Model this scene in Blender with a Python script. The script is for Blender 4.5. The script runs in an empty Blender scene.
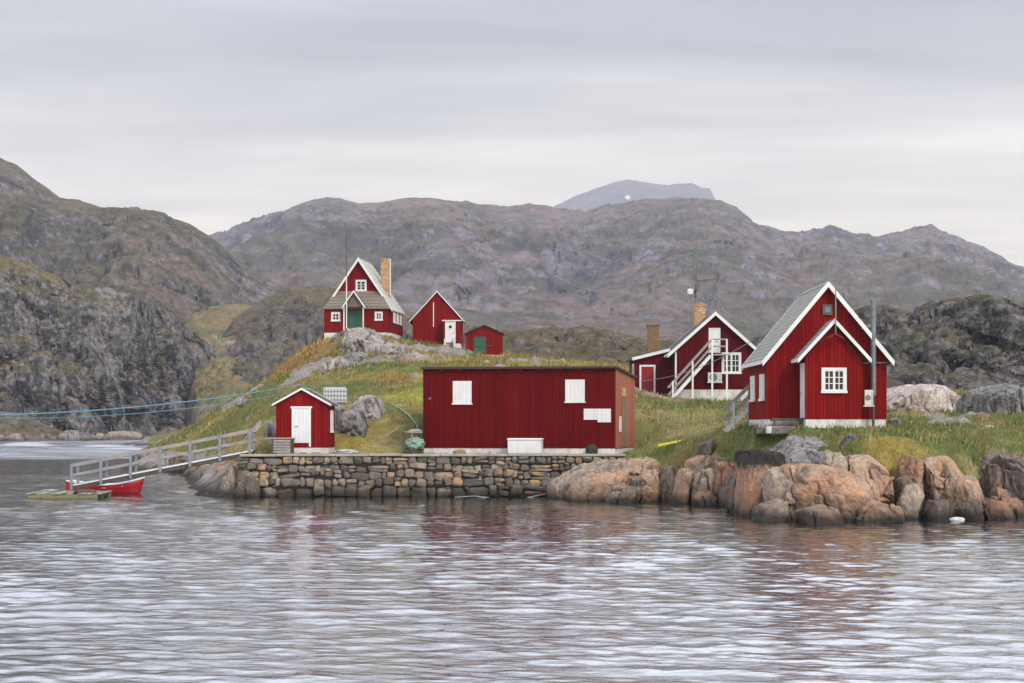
import bpy, math, random
import numpy as np
random.seed(7)
R = math.radians
SC = bpy.context.scene
COL = SC.collection
F, PX0, YH, CAMZ = 2000.0, 512.0, 424.0, 3.65      # focal length in pixels, principal column, horizon row, eye height

def P(px, py, d):
    return ((px - PX0) / F * d, d, CAMZ + (YH - py) / F * d)

# ------------------------------------------------------------------ noise
_rs = np.random.RandomState(11)
_perm = _rs.permutation(512).astype(np.int64)
_perm = np.concatenate([_perm, _perm, _perm])
_g3 = _rs.normal(size=(512, 3)); _g3 /= np.linalg.norm(_g3, axis=1)[:, None]

def perlin(p):
    p = np.asarray(p, float)
    i = np.floor(p).astype(np.int64); f = p - i
    i &= 511
    u = f * f * f * (f * (f * 6 - 15) + 10)
    out = 0
    for a in (0, 1):
        wa = u[:, 0] if a else 1 - u[:, 0]
        ha = _perm[(i[:, 0] + a) & 511]
        for b in (0, 1):
            wb = u[:, 1] if b else 1 - u[:, 1]
            hb = _perm[(ha + i[:, 1] + b) & 511]
            for c in (0, 1):
                wc = u[:, 2] if c else 1 - u[:, 2]
                h = _perm[(hb + i[:, 2] + c) & 511]
                g = _g3[h]
                out = out + wa * wb * wc * (g[:, 0] * (f[:, 0] - a) + g[:, 1] * (f[:, 1] - b) + g[:, 2] * (f[:, 2] - c))
    return out * 1.5

def fbm(p, octv=5, gain=.5, lac=2.03):
    a, s, t = 1.0, 0, 0
    q = np.array(p, float)
    for k in range(octv):
        s = s + a * perlin(q); t += a
        q = q * lac + 17.3; a *= gain
    return s / t

def ridged(p, octv=5, gain=.55, lac=2.05):
    a, s, t = 1.0, 0, 0
    q = np.array(p, float)
    for k in range(octv):
        n = 1 - np.abs(perlin(q)) * 1.8
        s = s + a * n; t += a
        q = q * lac + 31.7; a *= gain
    return s / t - .5

def worley(p, seed=0):
    """distances to the nearest and second nearest cell points, and the nearest cell's id"""
    p = np.asarray(p, float); i = np.floor(p).astype(np.int64)
    d1 = np.full(len(p), 9.0); d2 = np.full(len(p), 9.0); cid = np.zeros(len(p), np.int64); worley.cell = np.zeros_like(p)
    for a in (-1, 0, 1):
        for b in (-1, 0, 1):
            for c in (-1, 0, 1):
                j = i + (a, b, c)
                h = _perm[(_perm[(_perm[(j[:, 0] + seed) & 511] + j[:, 1]) & 511] + j[:, 2]) & 511]
                q = j + (_g3[h] * .5 + .5)
                d = np.linalg.norm(p - q, axis=1)
                n = d < d1
                d2 = np.where(n, d1, np.minimum(d2, d)); cid = np.where(n, h, cid); worley.cell[n] = q[n]; d1 = np.where(n, d, d1)
    return d1, d2, cid

def p3(x, y, z=None, s=1.0):
    x = np.asarray(x, float).ravel(); y = np.asarray(y, float).ravel()
    z = np.zeros_like(x) if z is None else np.asarray(z, float).ravel() * np.ones_like(x)
    return np.stack([x, y, z], 1) * s

def sstep(a, b, x):
    t = np.clip((np.asarray(x, float) - a) / (b - a), 0, 1)
    return t * t * (3 - 2 * t)

# ------------------------------------------------------------------ objects
def tag(o, label=None, cat=None, group=None, kind=None):
    if label: o['label'] = label
    if cat: o['category'] = cat
    if group: o['group'] = group
    if kind: o['kind'] = kind
    return o

def thing(name, label, cat, loc=(0, 0, 0), rz=0, group=None):
    o = bpy.data.objects.new(name, None); COL.objects.link(o)
    o.location = loc; o.rotation_euler = (0, 0, rz)
    return tag(o, label, cat, group)

def mesh_np(name, V, Q, mat, parent=None, smooth=True, attrs=None, tris=False):
    """V (n,3), Q (m,4) or (m,3)"""
    V = np.asarray(V, np.float32); Q = np.asarray(Q, np.int32)
    k = Q.shape[1]
    me = bpy.data.meshes.new(name)
    me.vertices.add(len(V)); me.vertices.foreach_set('co', V.ravel())
    me.loops.add(Q.size); me.loops.foreach_set('vertex_index', Q.ravel())
    me.polygons.add(len(Q)); me.polygons.foreach_set('loop_start', np.arange(0, Q.size, k, dtype=np.int32))
    me.update(calc_edges=True)
    if smooth: me.polygons.foreach_set('use_smooth', np.ones(len(Q), bool))
    for an, av in (attrs or {}).items():
        av = np.asarray(av, np.float32)
        if av.ndim == 2:
            a = me.color_attributes.new(an, 'FLOAT_COLOR', 'POINT')
            a.data.foreach_set('color', np.concatenate([av, np.ones((len(av), 1), np.float32)], 1).ravel())
        else:
            a = me.attributes.new(an, 'FLOAT', 'POINT'); a.data.foreach_set('value', av)
    if mat: me.materials.append(mat)
    o = bpy.data.objects.new(name, me); COL.objects.link(o)
    if parent: o.parent = parent
    return o

def grid_quads(r, c):
    a = np.arange(r * c).reshape(r, c)
    return np.stack([a[:-1, :-1], a[:-1, 1:], a[1:, 1:], a[1:, :-1]], -1).reshape(-1, 4)

class MB:
    """collects boxes, beams, tubes and prisms; build() links them as ONE mesh object"""
    def __init__(s): s.v = []; s.f = []
    def add(s, v, f):
        n = len(s.v); s.v += [tuple(map(float, q)) for q in v]; s.f += [tuple(i + n for i in q) for q in f]; return s
    def hexa(s, c):   # 8 corners: bottom 4 (ccw from above), top 4
        return s.add(c, [(3, 2, 1, 0), (4, 5, 6, 7), (0, 1, 5, 4), (1, 2, 6, 5), (2, 3, 7, 6), (3, 0, 4, 7)])
    def box(s, x0, x1, y0, y1, z0, z1):
        return s.hexa([(x0, y0, z0), (x1, y0, z0), (x1, y1, z0), (x0, y1, z0), (x0, y0, z1), (x1, y0, z1), (x1, y1, z1), (x0, y1, z1)])
    def fbox(s, fr, u0, u1, v0, v1, n0, n1):
        o, u, v, n = [np.array(q, float) for q in fr]
        g = lambda a, b, c: o + u * a + v * b + n * c
        return s.hexa([g(u0, v0, n1), g(u1, v0, n1), g(u1, v0, n0), g(u0, v0, n0), g(u0, v1, n1), g(u1, v1, n1), g(u1, v1, n0), g(u0, v1, n0)])
    def beam(s, a, b, w, h, up=(0, 0, 1)):
        a = np.array(a, float); b = np.array(b, float); t = b - a; t /= np.linalg.norm(t)
        up = np.array(up, float)
        if abs(t @ up) > .97: up = np.array((0, 1, 0.))
        sd = np.cross(t, up); sd /= np.linalg.norm(sd); up = np.cross(sd, t)
        q = lambda p, i, j: p + sd * i * w / 2 + up * j * h / 2
        return s.hexa([q(a, -1, -1), q(a, 1, -1), q(b, 1, -1), q(b, -1, -1), q(a, -1, 1), q(a, 1, 1), q(b, 1, 1), q(b, -1, 1)])
    def tube(s, a, b, r, n=10, r2=None):
        a = np.array(a, float); b = np.array(b, float); t = b - a; t /= np.linalg.norm(t)
        up = np.array((0, 0, 1.)) if abs(t[2]) < .9 else np.array((0, 1., 0))
        x = np.cross(t, up); x /= np.linalg.norm(x); y = np.cross(x, t)
        r2 = r if r2 is None else r2
        v = [a + (x * math.cos(k * 2 * math.pi / n) + y * math.sin(k * 2 * math.pi / n)) * r for k in range(n)]
        v += [b + (x * math.cos(k * 2 * math.pi / n) + y * math.sin(k * 2 * math.pi / n)) * r2 for k in range(n)]
        f = [(k, (k + 1) % n, n + (k + 1) % n, n + k) for k in range(n)] + [tuple(range(n))[::-1], tuple(range(n, 2 * n))]
        return s.add(v, f)
    def prism(s, poly, y0, y1):   # poly in (x, z), extruded along y
        n = len(poly)
        v = [(x, y0, z) for x, z in poly] + [(x, y1, z) for x, z in poly]
        f = [(k, (k + 1) % n, n + (k + 1) % n, n + k) for k in range(n)] + [tuple(range(n))[::-1], tuple(range(n, 2 * n))]
        return s.add(v, f)
    def chevron(s, sp, zt, za, th, y0, y1, cx=0):
        for sg in (-1, 1):
            p = [(cx + sg * sp, zt), (cx, za), (cx, za - th), (cx + sg * sp, zt - th)]
            s.prism(p if sg > 0 else p[::-1], y0, y1)
        return s
    def build(s, name, mat, parent=None, smooth=False, bevel=0):
        me = bpy.data.meshes.new(name); me.from_pydata(s.v, [], s.f)
        import bmesh
        bm = bmesh.new(); bm.from_mesh(me); bmesh.ops.recalc_face_normals(bm, faces=bm.faces); bm.to_mesh(me); bm.free()
        me.materials.append(mat)
        if smooth: me.polygons.foreach_set('use_smooth', [True] * len(me.polygons))
        o = bpy.data.objects.new(name, me); COL.objects.link(o)
        if parent: o.parent = parent
        if bevel:
            m = o.modifiers.new('Bevel', 'BEVEL'); m.width = bevel; m.segments = 1; m.limit_method = 'ANGLE'
        return o

def curve_tube(name, pts, r, mat, parent=None, n=6):
    m = MB(); pts = [np.array(p, float) for p in pts]; V = []; Fc = []
    for i, p in enumerate(pts):
        t = pts[min(i + 1, len(pts) - 1)] - pts[max(i - 1, 0)]; t /= np.linalg.norm(t)
        up = np.array((0, 0, 1.)) if abs(t[2]) < .95 else np.array((0, 1., 0))
        x = np.cross(t, up); x /= np.linalg.norm(x); y = np.cross(x, t)
        V += [p + (x * math.cos(k * 2 * math.pi / n) + y * math.sin(k * 2 * math.pi / n)) * r for k in range(n)]
    for i in range(len(pts) - 1):
        for k in range(n): Fc.append((i * n + k, i * n + (k + 1) % n, (i + 1) * n + (k + 1) % n, (i + 1) * n + k))
    Fc += [tuple(range(n))[::-1], tuple(range((len(pts) - 1) * n, len(pts) * n))]
    m.add(V, Fc)
    return m.build(name, mat, parent, smooth=True)

# ------------------------------------------------------------------ materials
class NT:
    def __init__(s, name):
        s.m = bpy.data.materials.new(name); s.m.use_nodes = True
        s.t = s.m.node_tree; s.b = s.t.nodes['Principled BSDF']
        s.b.inputs['Specular IOR Level'].default_value = .25
    def n(s, ty, **kw):
        nd = s.t.nodes.new('ShaderNode' + ty)
        for k, v in kw.items():
            if k in ('operation', 'blend_type', 'data_type', 'feature', 'noise_dimensions', 'attribute_name', 'distance', 'wave_type', 'bands_direction', 'vector_type', 'noise_type', 'interpolation_type'):
                setattr(nd, k, v)
            else:
                s.set(nd, k.replace('_', ' ') if isinstance(k, str) else k, v)
        return nd
    def set(s, nd, k, v):
        sock = nd.inputs[int(k[1:])] if (k[0] == 'i' and k[1:].isdigit()) else nd.inputs[k]
        if hasattr(v, 'is_output'): s.t.links.new(v, sock)
        else: sock.default_value = v
    def math(s, op, a, b=None, c=None, clamp=False):
        nd = s.t.nodes.new('ShaderNodeMath'); nd.operation = op; nd.use_clamp = clamp
        for i, v in enumerate((a, b, c)):
            if v is None: continue
            if hasattr(v, 'is_output'): s.t.links.new(v, nd.inputs[i])
            else: nd.inputs[i].default_value = v
        return nd.outputs[0]
    def pos(s): return s.n('NewGeometry').outputs['Position']
    def obj(s): return s.n('TexCoord').outputs['Object']
    def sep(s, v):
        nd = s.n('SeparateXYZ'); s.t.links.new(v, nd.inputs[0]); return nd.outputs
    def comb(s, x, y, z):
        nd = s.n('CombineXYZ')
        for i, v in enumerate((x, y, z)):
            if hasattr(v, 'is_output'): s.t.links.new(v, nd.inputs[i])
            else: nd.inputs[i].default_value = v
        return nd.outputs[0]
    def scalev(s, v, k):
        nd = s.n('VectorMath', operation='MULTIPLY'); s.t.links.new(v, nd.inputs[0]); nd.inputs[1].default_value = k; return nd.outputs[0]
    def noise(s, v, scale, detail=4, rough=.55, dist=0):
        nd = s.n('TexNoise'); s.t.links.new(v, nd.inputs['Vector'])
        nd.inputs['Scale'].default_value = scale; nd.inputs['Detail'].default_value = detail
        nd.inputs['Roughness'].default_value = rough; nd.inputs['Distortion'].default_value = dist
        return nd.outputs[0]
    def ramp(s, f, stops, interp='LINEAR'):
        nd = s.t.nodes.new('ShaderNodeValToRGB'); cr = nd.color_ramp; cr.interpolation = interp
        while len(cr.elements) < len(stops): cr.elements.new(.5)
        for e, (p, c) in zip(cr.elements, stops):
            e.position = p; e.color = (*c, 1) if len(c) == 3 else c
        s.t.links.new(f, nd.inputs[0]); return nd.outputs[0]
    def mr(s, f, a, b, c=0., d=1.):
        nd = s.n('MapRange'); s.t.links.new(f, nd.inputs[0])
        for i, v in enumerate((a, b, c, d)): nd.inputs[i + 1].default_value = v
        return nd.outputs[0]
    def mix(s, f, a, b, mode='MIX'):
        nd = s.t.nodes.new('ShaderNodeMix'); nd.data_type = 'RGBA'; nd.blend_type = mode
        for i, v in ((0, f), (6, a), (7, b)):
            if hasattr(v, 'is_output'): s.t.links.new(v, nd.inputs[i])
            else: nd.inputs[i].default_value = v if i == 0 else (*v, 1)
        return nd.outputs[2]
    def bump(s, h, strength=.4, dist=.02):
        nd = s.n('Bump'); s.t.links.new(h, nd.inputs['Height']); nd.inputs['Strength'].default_value = strength; nd.inputs['Distance'].default_value = dist
        s.t.links.new(nd.outputs[0], s.b.inputs['Normal']); return nd
    def out(s, col, rough=.8, metal=0):
        if hasattr(col, 'is_output'): s.t.links.new(col, s.b.inputs['Base Color'])
        else: s.b.inputs['Base Color'].default_value = (*col, 1)
        if hasattr(rough, 'is_output'): s.t.links.new(rough, s.b.inputs['Roughness'])
        else: s.b.inputs['Roughness'].default_value = rough
        s.b.inputs['Metallic'].default_value = metal
        return s.m

def m_cladding(name, base, fade, board=.16, streak=.7, groove=.6, var=.8):
    t = NT(name); o = t.obj(); x, y, z = t.sep(o)
    u = t.math('DIVIDE', t.math('ADD', x, y), board)
    fr = t.math('FRACT', u); fl = t.math('FLOOR', u)
    wn = t.n('TexWhiteNoise', noise_dimensions='1D'); t.t.links.new(fl, wn.inputs['W'])
    c = t.mix(t.math('MULTIPLY', wn.outputs[0], var), base, tuple(k * .62 for k in base))
    st = t.noise(t.comb(t.math('MULTIPLY', u, 1.7), fl, t.math('MULTIPLY', z, .35)), 1.6, 5, .6)
    c = t.mix(t.math('MULTIPLY', t.mr(st, .5, .75), streak), c, fade)
    bl = t.noise(o, .55, 4, .6)
    c = t.mix(t.math('MULTIPLY', t.mr(bl, .45, .7), .45), c, tuple(k * .55 for k in base))
    gr = t.math('LESS_THAN', fr, .2)
    c = t.mix(t.math('MULTIPLY', gr, groove), c, tuple(k * .22 for k in base))
    h = t.math('SUBTRACT', t.math('MULTIPLY', st, .2), gr)
    t.bump(h, .6, .015)
    t.b.inputs['Specular IOR Level'].default_value = .035
    return t.out(c, .7)

def m_paint(name, col, dirt=(.3, .28, .24), amount=.35, rough=.5, scale=2.5):
    t = NT(name); o = t.obj()
    n = t.noise(o, scale, 6, .65); n2 = t.noise(t.scalev(o, (6, 6, .8)), 1.2, 4, .6)
    c = t.mix(t.math('MULTIPLY', t.mr(t.math('MULTIPLY', n, t.math('ADD', n2, .5)), .42, .85), amount), col, dirt)
    t.bump(n, .15, .01)
    return t.out(c, rough)

def m_roof(name, a, b, row=.22, joint=.45, lichen=None, axis='z'):
    t = NT(name); o = t.obj(); x, y, z = t.sep(o)
    r = t.math('DIVIDE', z, row); fr = t.math('FRACT', r); fl = t.math('FLOOR', r)
    u = t.math('ADD', t.math('DIVIDE', t.math('ADD', y, x if axis == 'x' else 0.), joint), t.math('MULTIPLY', fl, .5))
    wn = t.n('TexWhiteNoise', noise_dimensions='2D'); t.t.links.new(t.comb(fl, t.math('FLOOR', u), 0.), wn.inputs['Vector'])
    n = t.noise(o, 1.3, 6, .65)
    c = t.mix(t.math('ADD', t.math('MULTIPLY', wn.outputs[0], .55), t.math('MULTIPLY', n, .5)), a, b)
    if lichen: c = t.mix(t.math('MULTIPLY', t.mr(t.noise(o, 2.7, 5, .7), .5, .7), .6), c, lichen)
    g = t.math('MAXIMUM', t.math('LESS_THAN', fr, .2), t.math('LESS_THAN', t.math('FRACT', u), .07))
    c = t.mix(t.math('MULTIPLY', g, .65), c, tuple(k * .3 for k in b))
    t.bump(t.math('SUBTRACT', t.math('MULTIPLY', fr, -.5), g), .5, .02)
    return t.out(c, .75)

def m_plain(name, a, b, scale=4, rough=.7, metal=0, bump=.2, stretch=(1, 1, 1), detail=5):
    t = NT(name); o = t.scalev(t.obj(), stretch)
    n = t.noise(o, scale, detail, .6)
    t.bump(n, bump, .02)
    return t.out(t.mix(t.mr(n, .3, .72), a, b), rough, metal)

def m_brick(name, c1, c2, mortar, sc=2.2):
    t = NT(name); x, y, z = t.sep(t.obj())
    br = t.n('TexBrick'); t.t.links.new(t.comb(t.math('ADD', x, y), z, 0.), br.inputs['Vector'])
    br.inputs['Scale'].default_value = sc; br.inputs['Color1'].default_value = (*c1, 1); br.inputs['Color2'].default_value = (*c2, 1)
    br.inputs['Mortar'].default_value = (*mortar, 1); br.inputs['Mortar Size'].default_value = .025
    n = t.noise(t.obj(), 4, 5, .65)
    c = t.mix(t.math('MULTIPLY', t.mr(n, .5, .75), .6), br.outputs[0], (.09, .06, .04))
    t.bump(n, .3, .02)
    return t.out(c, .85)

def m_rock(name, a, b, c3, dark=(.035, .032, .03), crack=1.0, streakv=(1, 1, .35), tide=True, scale=1.0, pale=None):
    t = NT(name); p = t.pos(); x, y, z = t.sep(p)
    n1 = t.noise(p, .55 * scale, 6, .62, .4); n2 = t.noise(t.scalev(p, streakv), 1.7 * scale, 7, .65, .6); n3 = t.noise(p, 6 * scale, 6, .7)
    c = t.mix(t.mr(n1, .44, .56), a, b)
    c = t.mix(t.math('MULTIPLY', t.mr(n2, .48, .6), .85), c, c3)
    if pale: c = t.mix(t.math('MULTIPLY', t.mr(t.noise(t.scalev(p, (1.3, 1.3, .6)), .9 * scale, 6, .7), .56, .7), .75), c, pale)
    c = t.mix(t.math('MULTIPLY', t.mr(n3, .46, .6), .5), c, tuple(k * .45 for k in c3))
    # lichen-black patches and run-off streaks
    bl = t.noise(t.scalev(p, (1.2, 1.2, .25)), 1.1 * scale, 6, .7, .5)
    c = t.mix(t.math('MULTIPLY', t.mr(bl, .53, .62), .85 * crack), c, dark)
    vo = t.n('TexVoronoi', feature='DISTANCE_TO_EDGE')
    t.t.links.new(t.scalev(p, (1, .8, .2)), vo.inputs['Vector']); vo.inputs['Scale'].default_value = .55 * scale
    ck = t.math('MULTIPLY', t.mr(vo.outputs[0], .0, .035, 1., 0.), t.mr(n1, .42, .56))
    c = t.mix(t.math('MULTIPLY', ck, .75 * crack), c, dark)
    hgt = t.math('SUBTRACT', t.math('ADD', t.math('MULTIPLY', n2, .6), t.math('MULTIPLY', n3, .35)), t.math('MULTIPLY', ck, .5))
    if tide:
        lv = t.math('ADD', z, t.math('MULTIPLY', t.math('SUBTRACT', n1, .5), -1.1))
        c = t.mix(t.mr(lv, .4, 1.2, .55, 0.), c, (.075, .055, .04))
        c = t.mix(t.mr(lv, .12, .5, .93, 0.), c, (.018, .016, .013))
    v2 = t.n('TexVoronoi', feature='DISTANCE_TO_EDGE'); wv = t.n('VectorMath', operation='ADD'); t.t.links.new(t.scalev(p, (1, 1, .5)), wv.inputs[0])
    nz = t.n('TexNoise'); nz.inputs['Scale'].default_value = .9; nz.inputs['Detail'].default_value = 4; t.t.links.new(p, nz.inputs['Vector']); t.t.links.new(nz.outputs['Color'], wv.inputs[1])
    t.t.links.new(wv.outputs[0], v2.inputs['Vector']); v2.inputs['Scale'].default_value = 1.3 * scale
    hgt = t.math('ADD', hgt, t.math('MULTIPLY', t.mr(v2.outputs[0], 0., .09), .22))
    t.bump(hgt, .9, .14 / scale)
    return t.out(c, .82)

def m_hill(name, rock_a, rock_b, veg_a, veg_b, rust, L, vegamt=.5, bump=1.0, slope0=.55, fissure=.6):
    """L: size in metres of the largest patches"""
    t = NT(name); g = t.n('NewGeometry'); p = g.outputs['Position']
    nz = t.sep(g.outputs['Normal'])[2]
    n0 = t.noise(p, 1 / L, 8, .6, .3); n1 = t.noise(t.scalev(p, (1, 1, .6)), 5 / L, 8, .68, .4); n2 = t.noise(p, 26 / L, 7, .72)
    n3 = t.noise(t.scalev(p, (.6, .6, 1.6)), 2.4 / L, 7, .65)
    rk = t.mix(t.mr(n1, .42, .58), rock_a, rock_b)
    rk = t.mix(t.math('MULTIPLY', t.mr(n2, .5, .6), fissure), rk, tuple(k * .3 for k in rock_a))
    rk = t.mix(t.math('MULTIPLY', t.mr(n2, .46, .38), .6), rk, tuple(min(1, k * 1.7) for k in rock_b))
    vg = t.mix(t.mr(n3, .45, .56), veg_a, veg_b)
    vg = t.mix(t.math('MULTIPLY', t.mr(n1, .5, .58), .8), vg, rust)
    vg = t.mix(t.math('MULTIPLY', t.mr(n2, .5, .6), .55), vg, tuple(k * .4 for k in veg_a))
    s = t.math('ADD', nz, t.math('ADD', t.math('MULTIPLY', t.math('SUBTRACT', n0, .5), 1.3), t.math('MULTIPLY', t.math('SUBTRACT', n2, .5), 1.2)))
    f = t.math('MULTIPLY', t.mr(s, slope0, slope0 + .3), vegamt)
    t.bump(t.math('ADD', n1, t.math('MULTIPLY', n2, .5)), bump, L * .045)
    t.b.inputs['Specular IOR Level'].default_value = .1
    return t.out(t.mix(f, rk, vg), .95)

M = {}
M['red'] = m_cladding('red_boards', (.205, .0062, .0062), (.235, .022, .016))
M['red_dark'] = m_cladding('dark_red_boards', (.118, .0035, .0042), (.14, .011, .009))
M['red_mid'] = m_cladding('wine_red_boards', (.10, .0045, .007), (.125, .013, .013))
M['red_worn'] = m_cladding('worn_red_boards', (.40, .145, .085), (.46, .24, .15), .16, .8, .6)
M['red_trim'] = m_paint('red_trim', (.17, .011, .013), (.08, .008, .008), .5)
M['white'] = m_paint('white_paint', (.66, .665, .66))
M['white_worn'] = m_paint('worn_white_paint', (.64, .64, .62), (.34, .31, .27), .75)
M['white_boards'] = m_cladding('white_boards', (.66, .665, .66), (.5, .48, .44), .2, .45, .14, .12)
M['found'] = m_paint('whitewashed_concrete', (.62, .61, .58), (.2, .18, .13), .8, .8, 1.6)
M['green'] = m_paint('green_paint', (.03, .1, .065), (.02, .04, .03), .6)
M['green_worn'] = m_paint('worn_green_paint', (.09, .15, .11), (.2, .19, .15), .8)
M['shingle'] = m_roof('pale_roof_slates', (.32, .33, .29), (.21, .22, .2), .2, .5, (.3, .29, .18))
M['roof_dark'] = m_roof('dark_roof_felt', (.075, .08, .075), (.05, .052, .05), .5, 1.1, (.12, .12, .1))
M['roof_light'] = m_roof('light_grey_roof', (.52, .51, .48), (.36, .35, .32), .35, .8)  # light grey rows for the hilltop house, paler than the other roofs
M['roof_brown'] = m_roof('grey_brown_roof', (.2, .17, .135), (.15, .125, .1), .3, .6)
M['felt'] = m_plain('black_felt', (.03, .028, .026), (.06, .05, .045), 3)
M['glass'] = NT('window_glass').out((.012, .014, .018), .06)
M['glass'].node_tree.nodes['Principled BSDF'].inputs['Specular IOR Level'].default_value = .5
M['brick'] = m_brick('orange_brick', (.52, .29, .11), (.3, .11, .045), (.5, .44, .34))
M['brick_dark'] = m_brick('brown_brick', (.2, .11, .045), (.13, .075, .035), (.24, .19, .13))
M['zinc'] = m_plain('grey_zinc', (.22, .25, .27), (.13, .15, .17), 3, .45, .6, .1)
M['metal_dark'] = m_plain('dark_metal', (.07, .07, .075), (.11, .11, .11), 5, .5, .5)
M['plastic'] = m_paint('pale_casing', (.62, .62, .6), (.3, .3, .3), .3)
M['grille'] = m_plain('grey_grille', (.16, .17, .18), (.22, .22, .23), 6)
M['wood_grey'] = m_plain('silvered_wood', (.34, .32, .305), (.18, .168, .16), 3, .85, 0, .4, (1, 1, 4))
M['wood_dark'] = m_plain('dark_wet_wood', (.05, .04, .033), (.1, .085, .07), 4, .85, 0, .4)
M['wood_pale'] = m_plain('pale_weathered_wood', (.38, .33, .26), (.22, .18, .13), 3, .85, 0, .4)
M['mossy_wood'] = m_plain('mossy_wood', (.17, .15, .09), (.09, .1, .05), 3, .9, 0, .5)
M['concrete'] = m_plain('old_concrete', (.36, .33, .28), (.2, .18, .15), 1.2, .9, 0, .5)
M['boat_red'] = m_paint('boat_red', (.42, .012, .018), (.2, .01, .012), .4, .3)
M['boat_white'] = m_paint('boat_white', (.75, .75, .75), (.4, .4, .4), .3, .35)
M['rope_blue'] = m_plain('faded_blue_rope', (.07, .2, .29), (.12, .28, .36), 6)
M['rope_grey'] = m_plain('grey_cable', (.34, .35, .33), (.2, .2, .2), 6)
M['rope_green'] = m_plain('green_rope', (.12, .3, .24), (.2, .4, .33), 6)
M['net_green'] = m_plain('green_net', (.13, .25, .2), (.27, .36, .29), 9, .9, 0, .8)
M['tarp'] = m_plain('pale_tarpaulin', (.45, .5, .47), (.3, .34, .32), 3, .7, 0, .6)
M['yellow'] = m_plain('yellow_paint', (.6, .52, .03), (.45, .4, .05), 3)
M['black_rubber'] = m_plain('black_rubber', (.02, .02, .02), (.04, .04, .04), 3)
M['foam'] = m_plain('wet_pale_stone', (.6, .6, .58), (.4, .4, .38), 3)

M['rock_orange'] = m_rock('orange_bedrock', (.45, .25, .15), (.41, .28, .19), (.29, .225, .18), pale=(.5, .42, .34), crack=.6)
M['rock_tan'] = m_rock('tan_bedrock', (.40, .305, .23), (.34, .265, .21), (.25, .2, .165), pale=(.48, .41, .34), crack=.7)
M['rock_rust'] = m_rock('rust_bedrock', (.38, .19, .115), (.33, .21, .145), (.24, .15, .1))
M['rock_grey'] = m_rock('grey_bedrock', (.28, .265, .25), (.21, .2, .195), (.14, .13, .125), pale=(.36, .34, .31))
M['rock_dark'] = m_rock('dark_bedrock', (.16, .125, .105), (.24, .165, .12), (.09, .078, .07))
M['rock_pale'] = m_rock('pale_bedrock', (.5, .42, .36), (.56, .49, .43), (.4, .32, .27), tide=False, crack=.6, streakv=(1.6, 1.6, .3), pale=(.6, .55, .5))
M['rock_hill'] = m_rock('hillside_rock', (.4, .35, .31), (.33, .3, .28), (.22, .2, .19), tide=False, crack=.8, pale=(.5, .42, .36))
# ------------------------------------------------------------------ building plots: x, y, turn, width, depth, ground height
PLOT = {
    'main': (13.86, 88.0, 0.0, 5.24, 7.0, 3.50),
    'porch': (13.86, 86.1, 0.0, 2.6, 2.2, 3.50),
    'store': (0.345, 102.37, R(-10), 10.02, 8.5, 2.15),
    'boat': (-10.71, 102.0, R(-2.5), 2.67, 2.6, 2.15),
    'hill': (-13.99, 180.3, R(-5.3), 6.0, 8.0, 10.9),
    'gable': (-6.94, 185.0, 0.0, 4.5, 6.0, 10.65),
    'hut': (-2.43, 175.0, 0.0, 3.2, 3.5, 9.6),
    'mid': (13.2, 130.0, 0.0, 5.2, 9.0, 5.15),
    'lean': (9.55, 132.4, 0.0, 3.0, 7.0, 5.65),
}
QX0, QX1, QY = -13.6, 5.7, 100.0                     # quay wall ends and face

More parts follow.
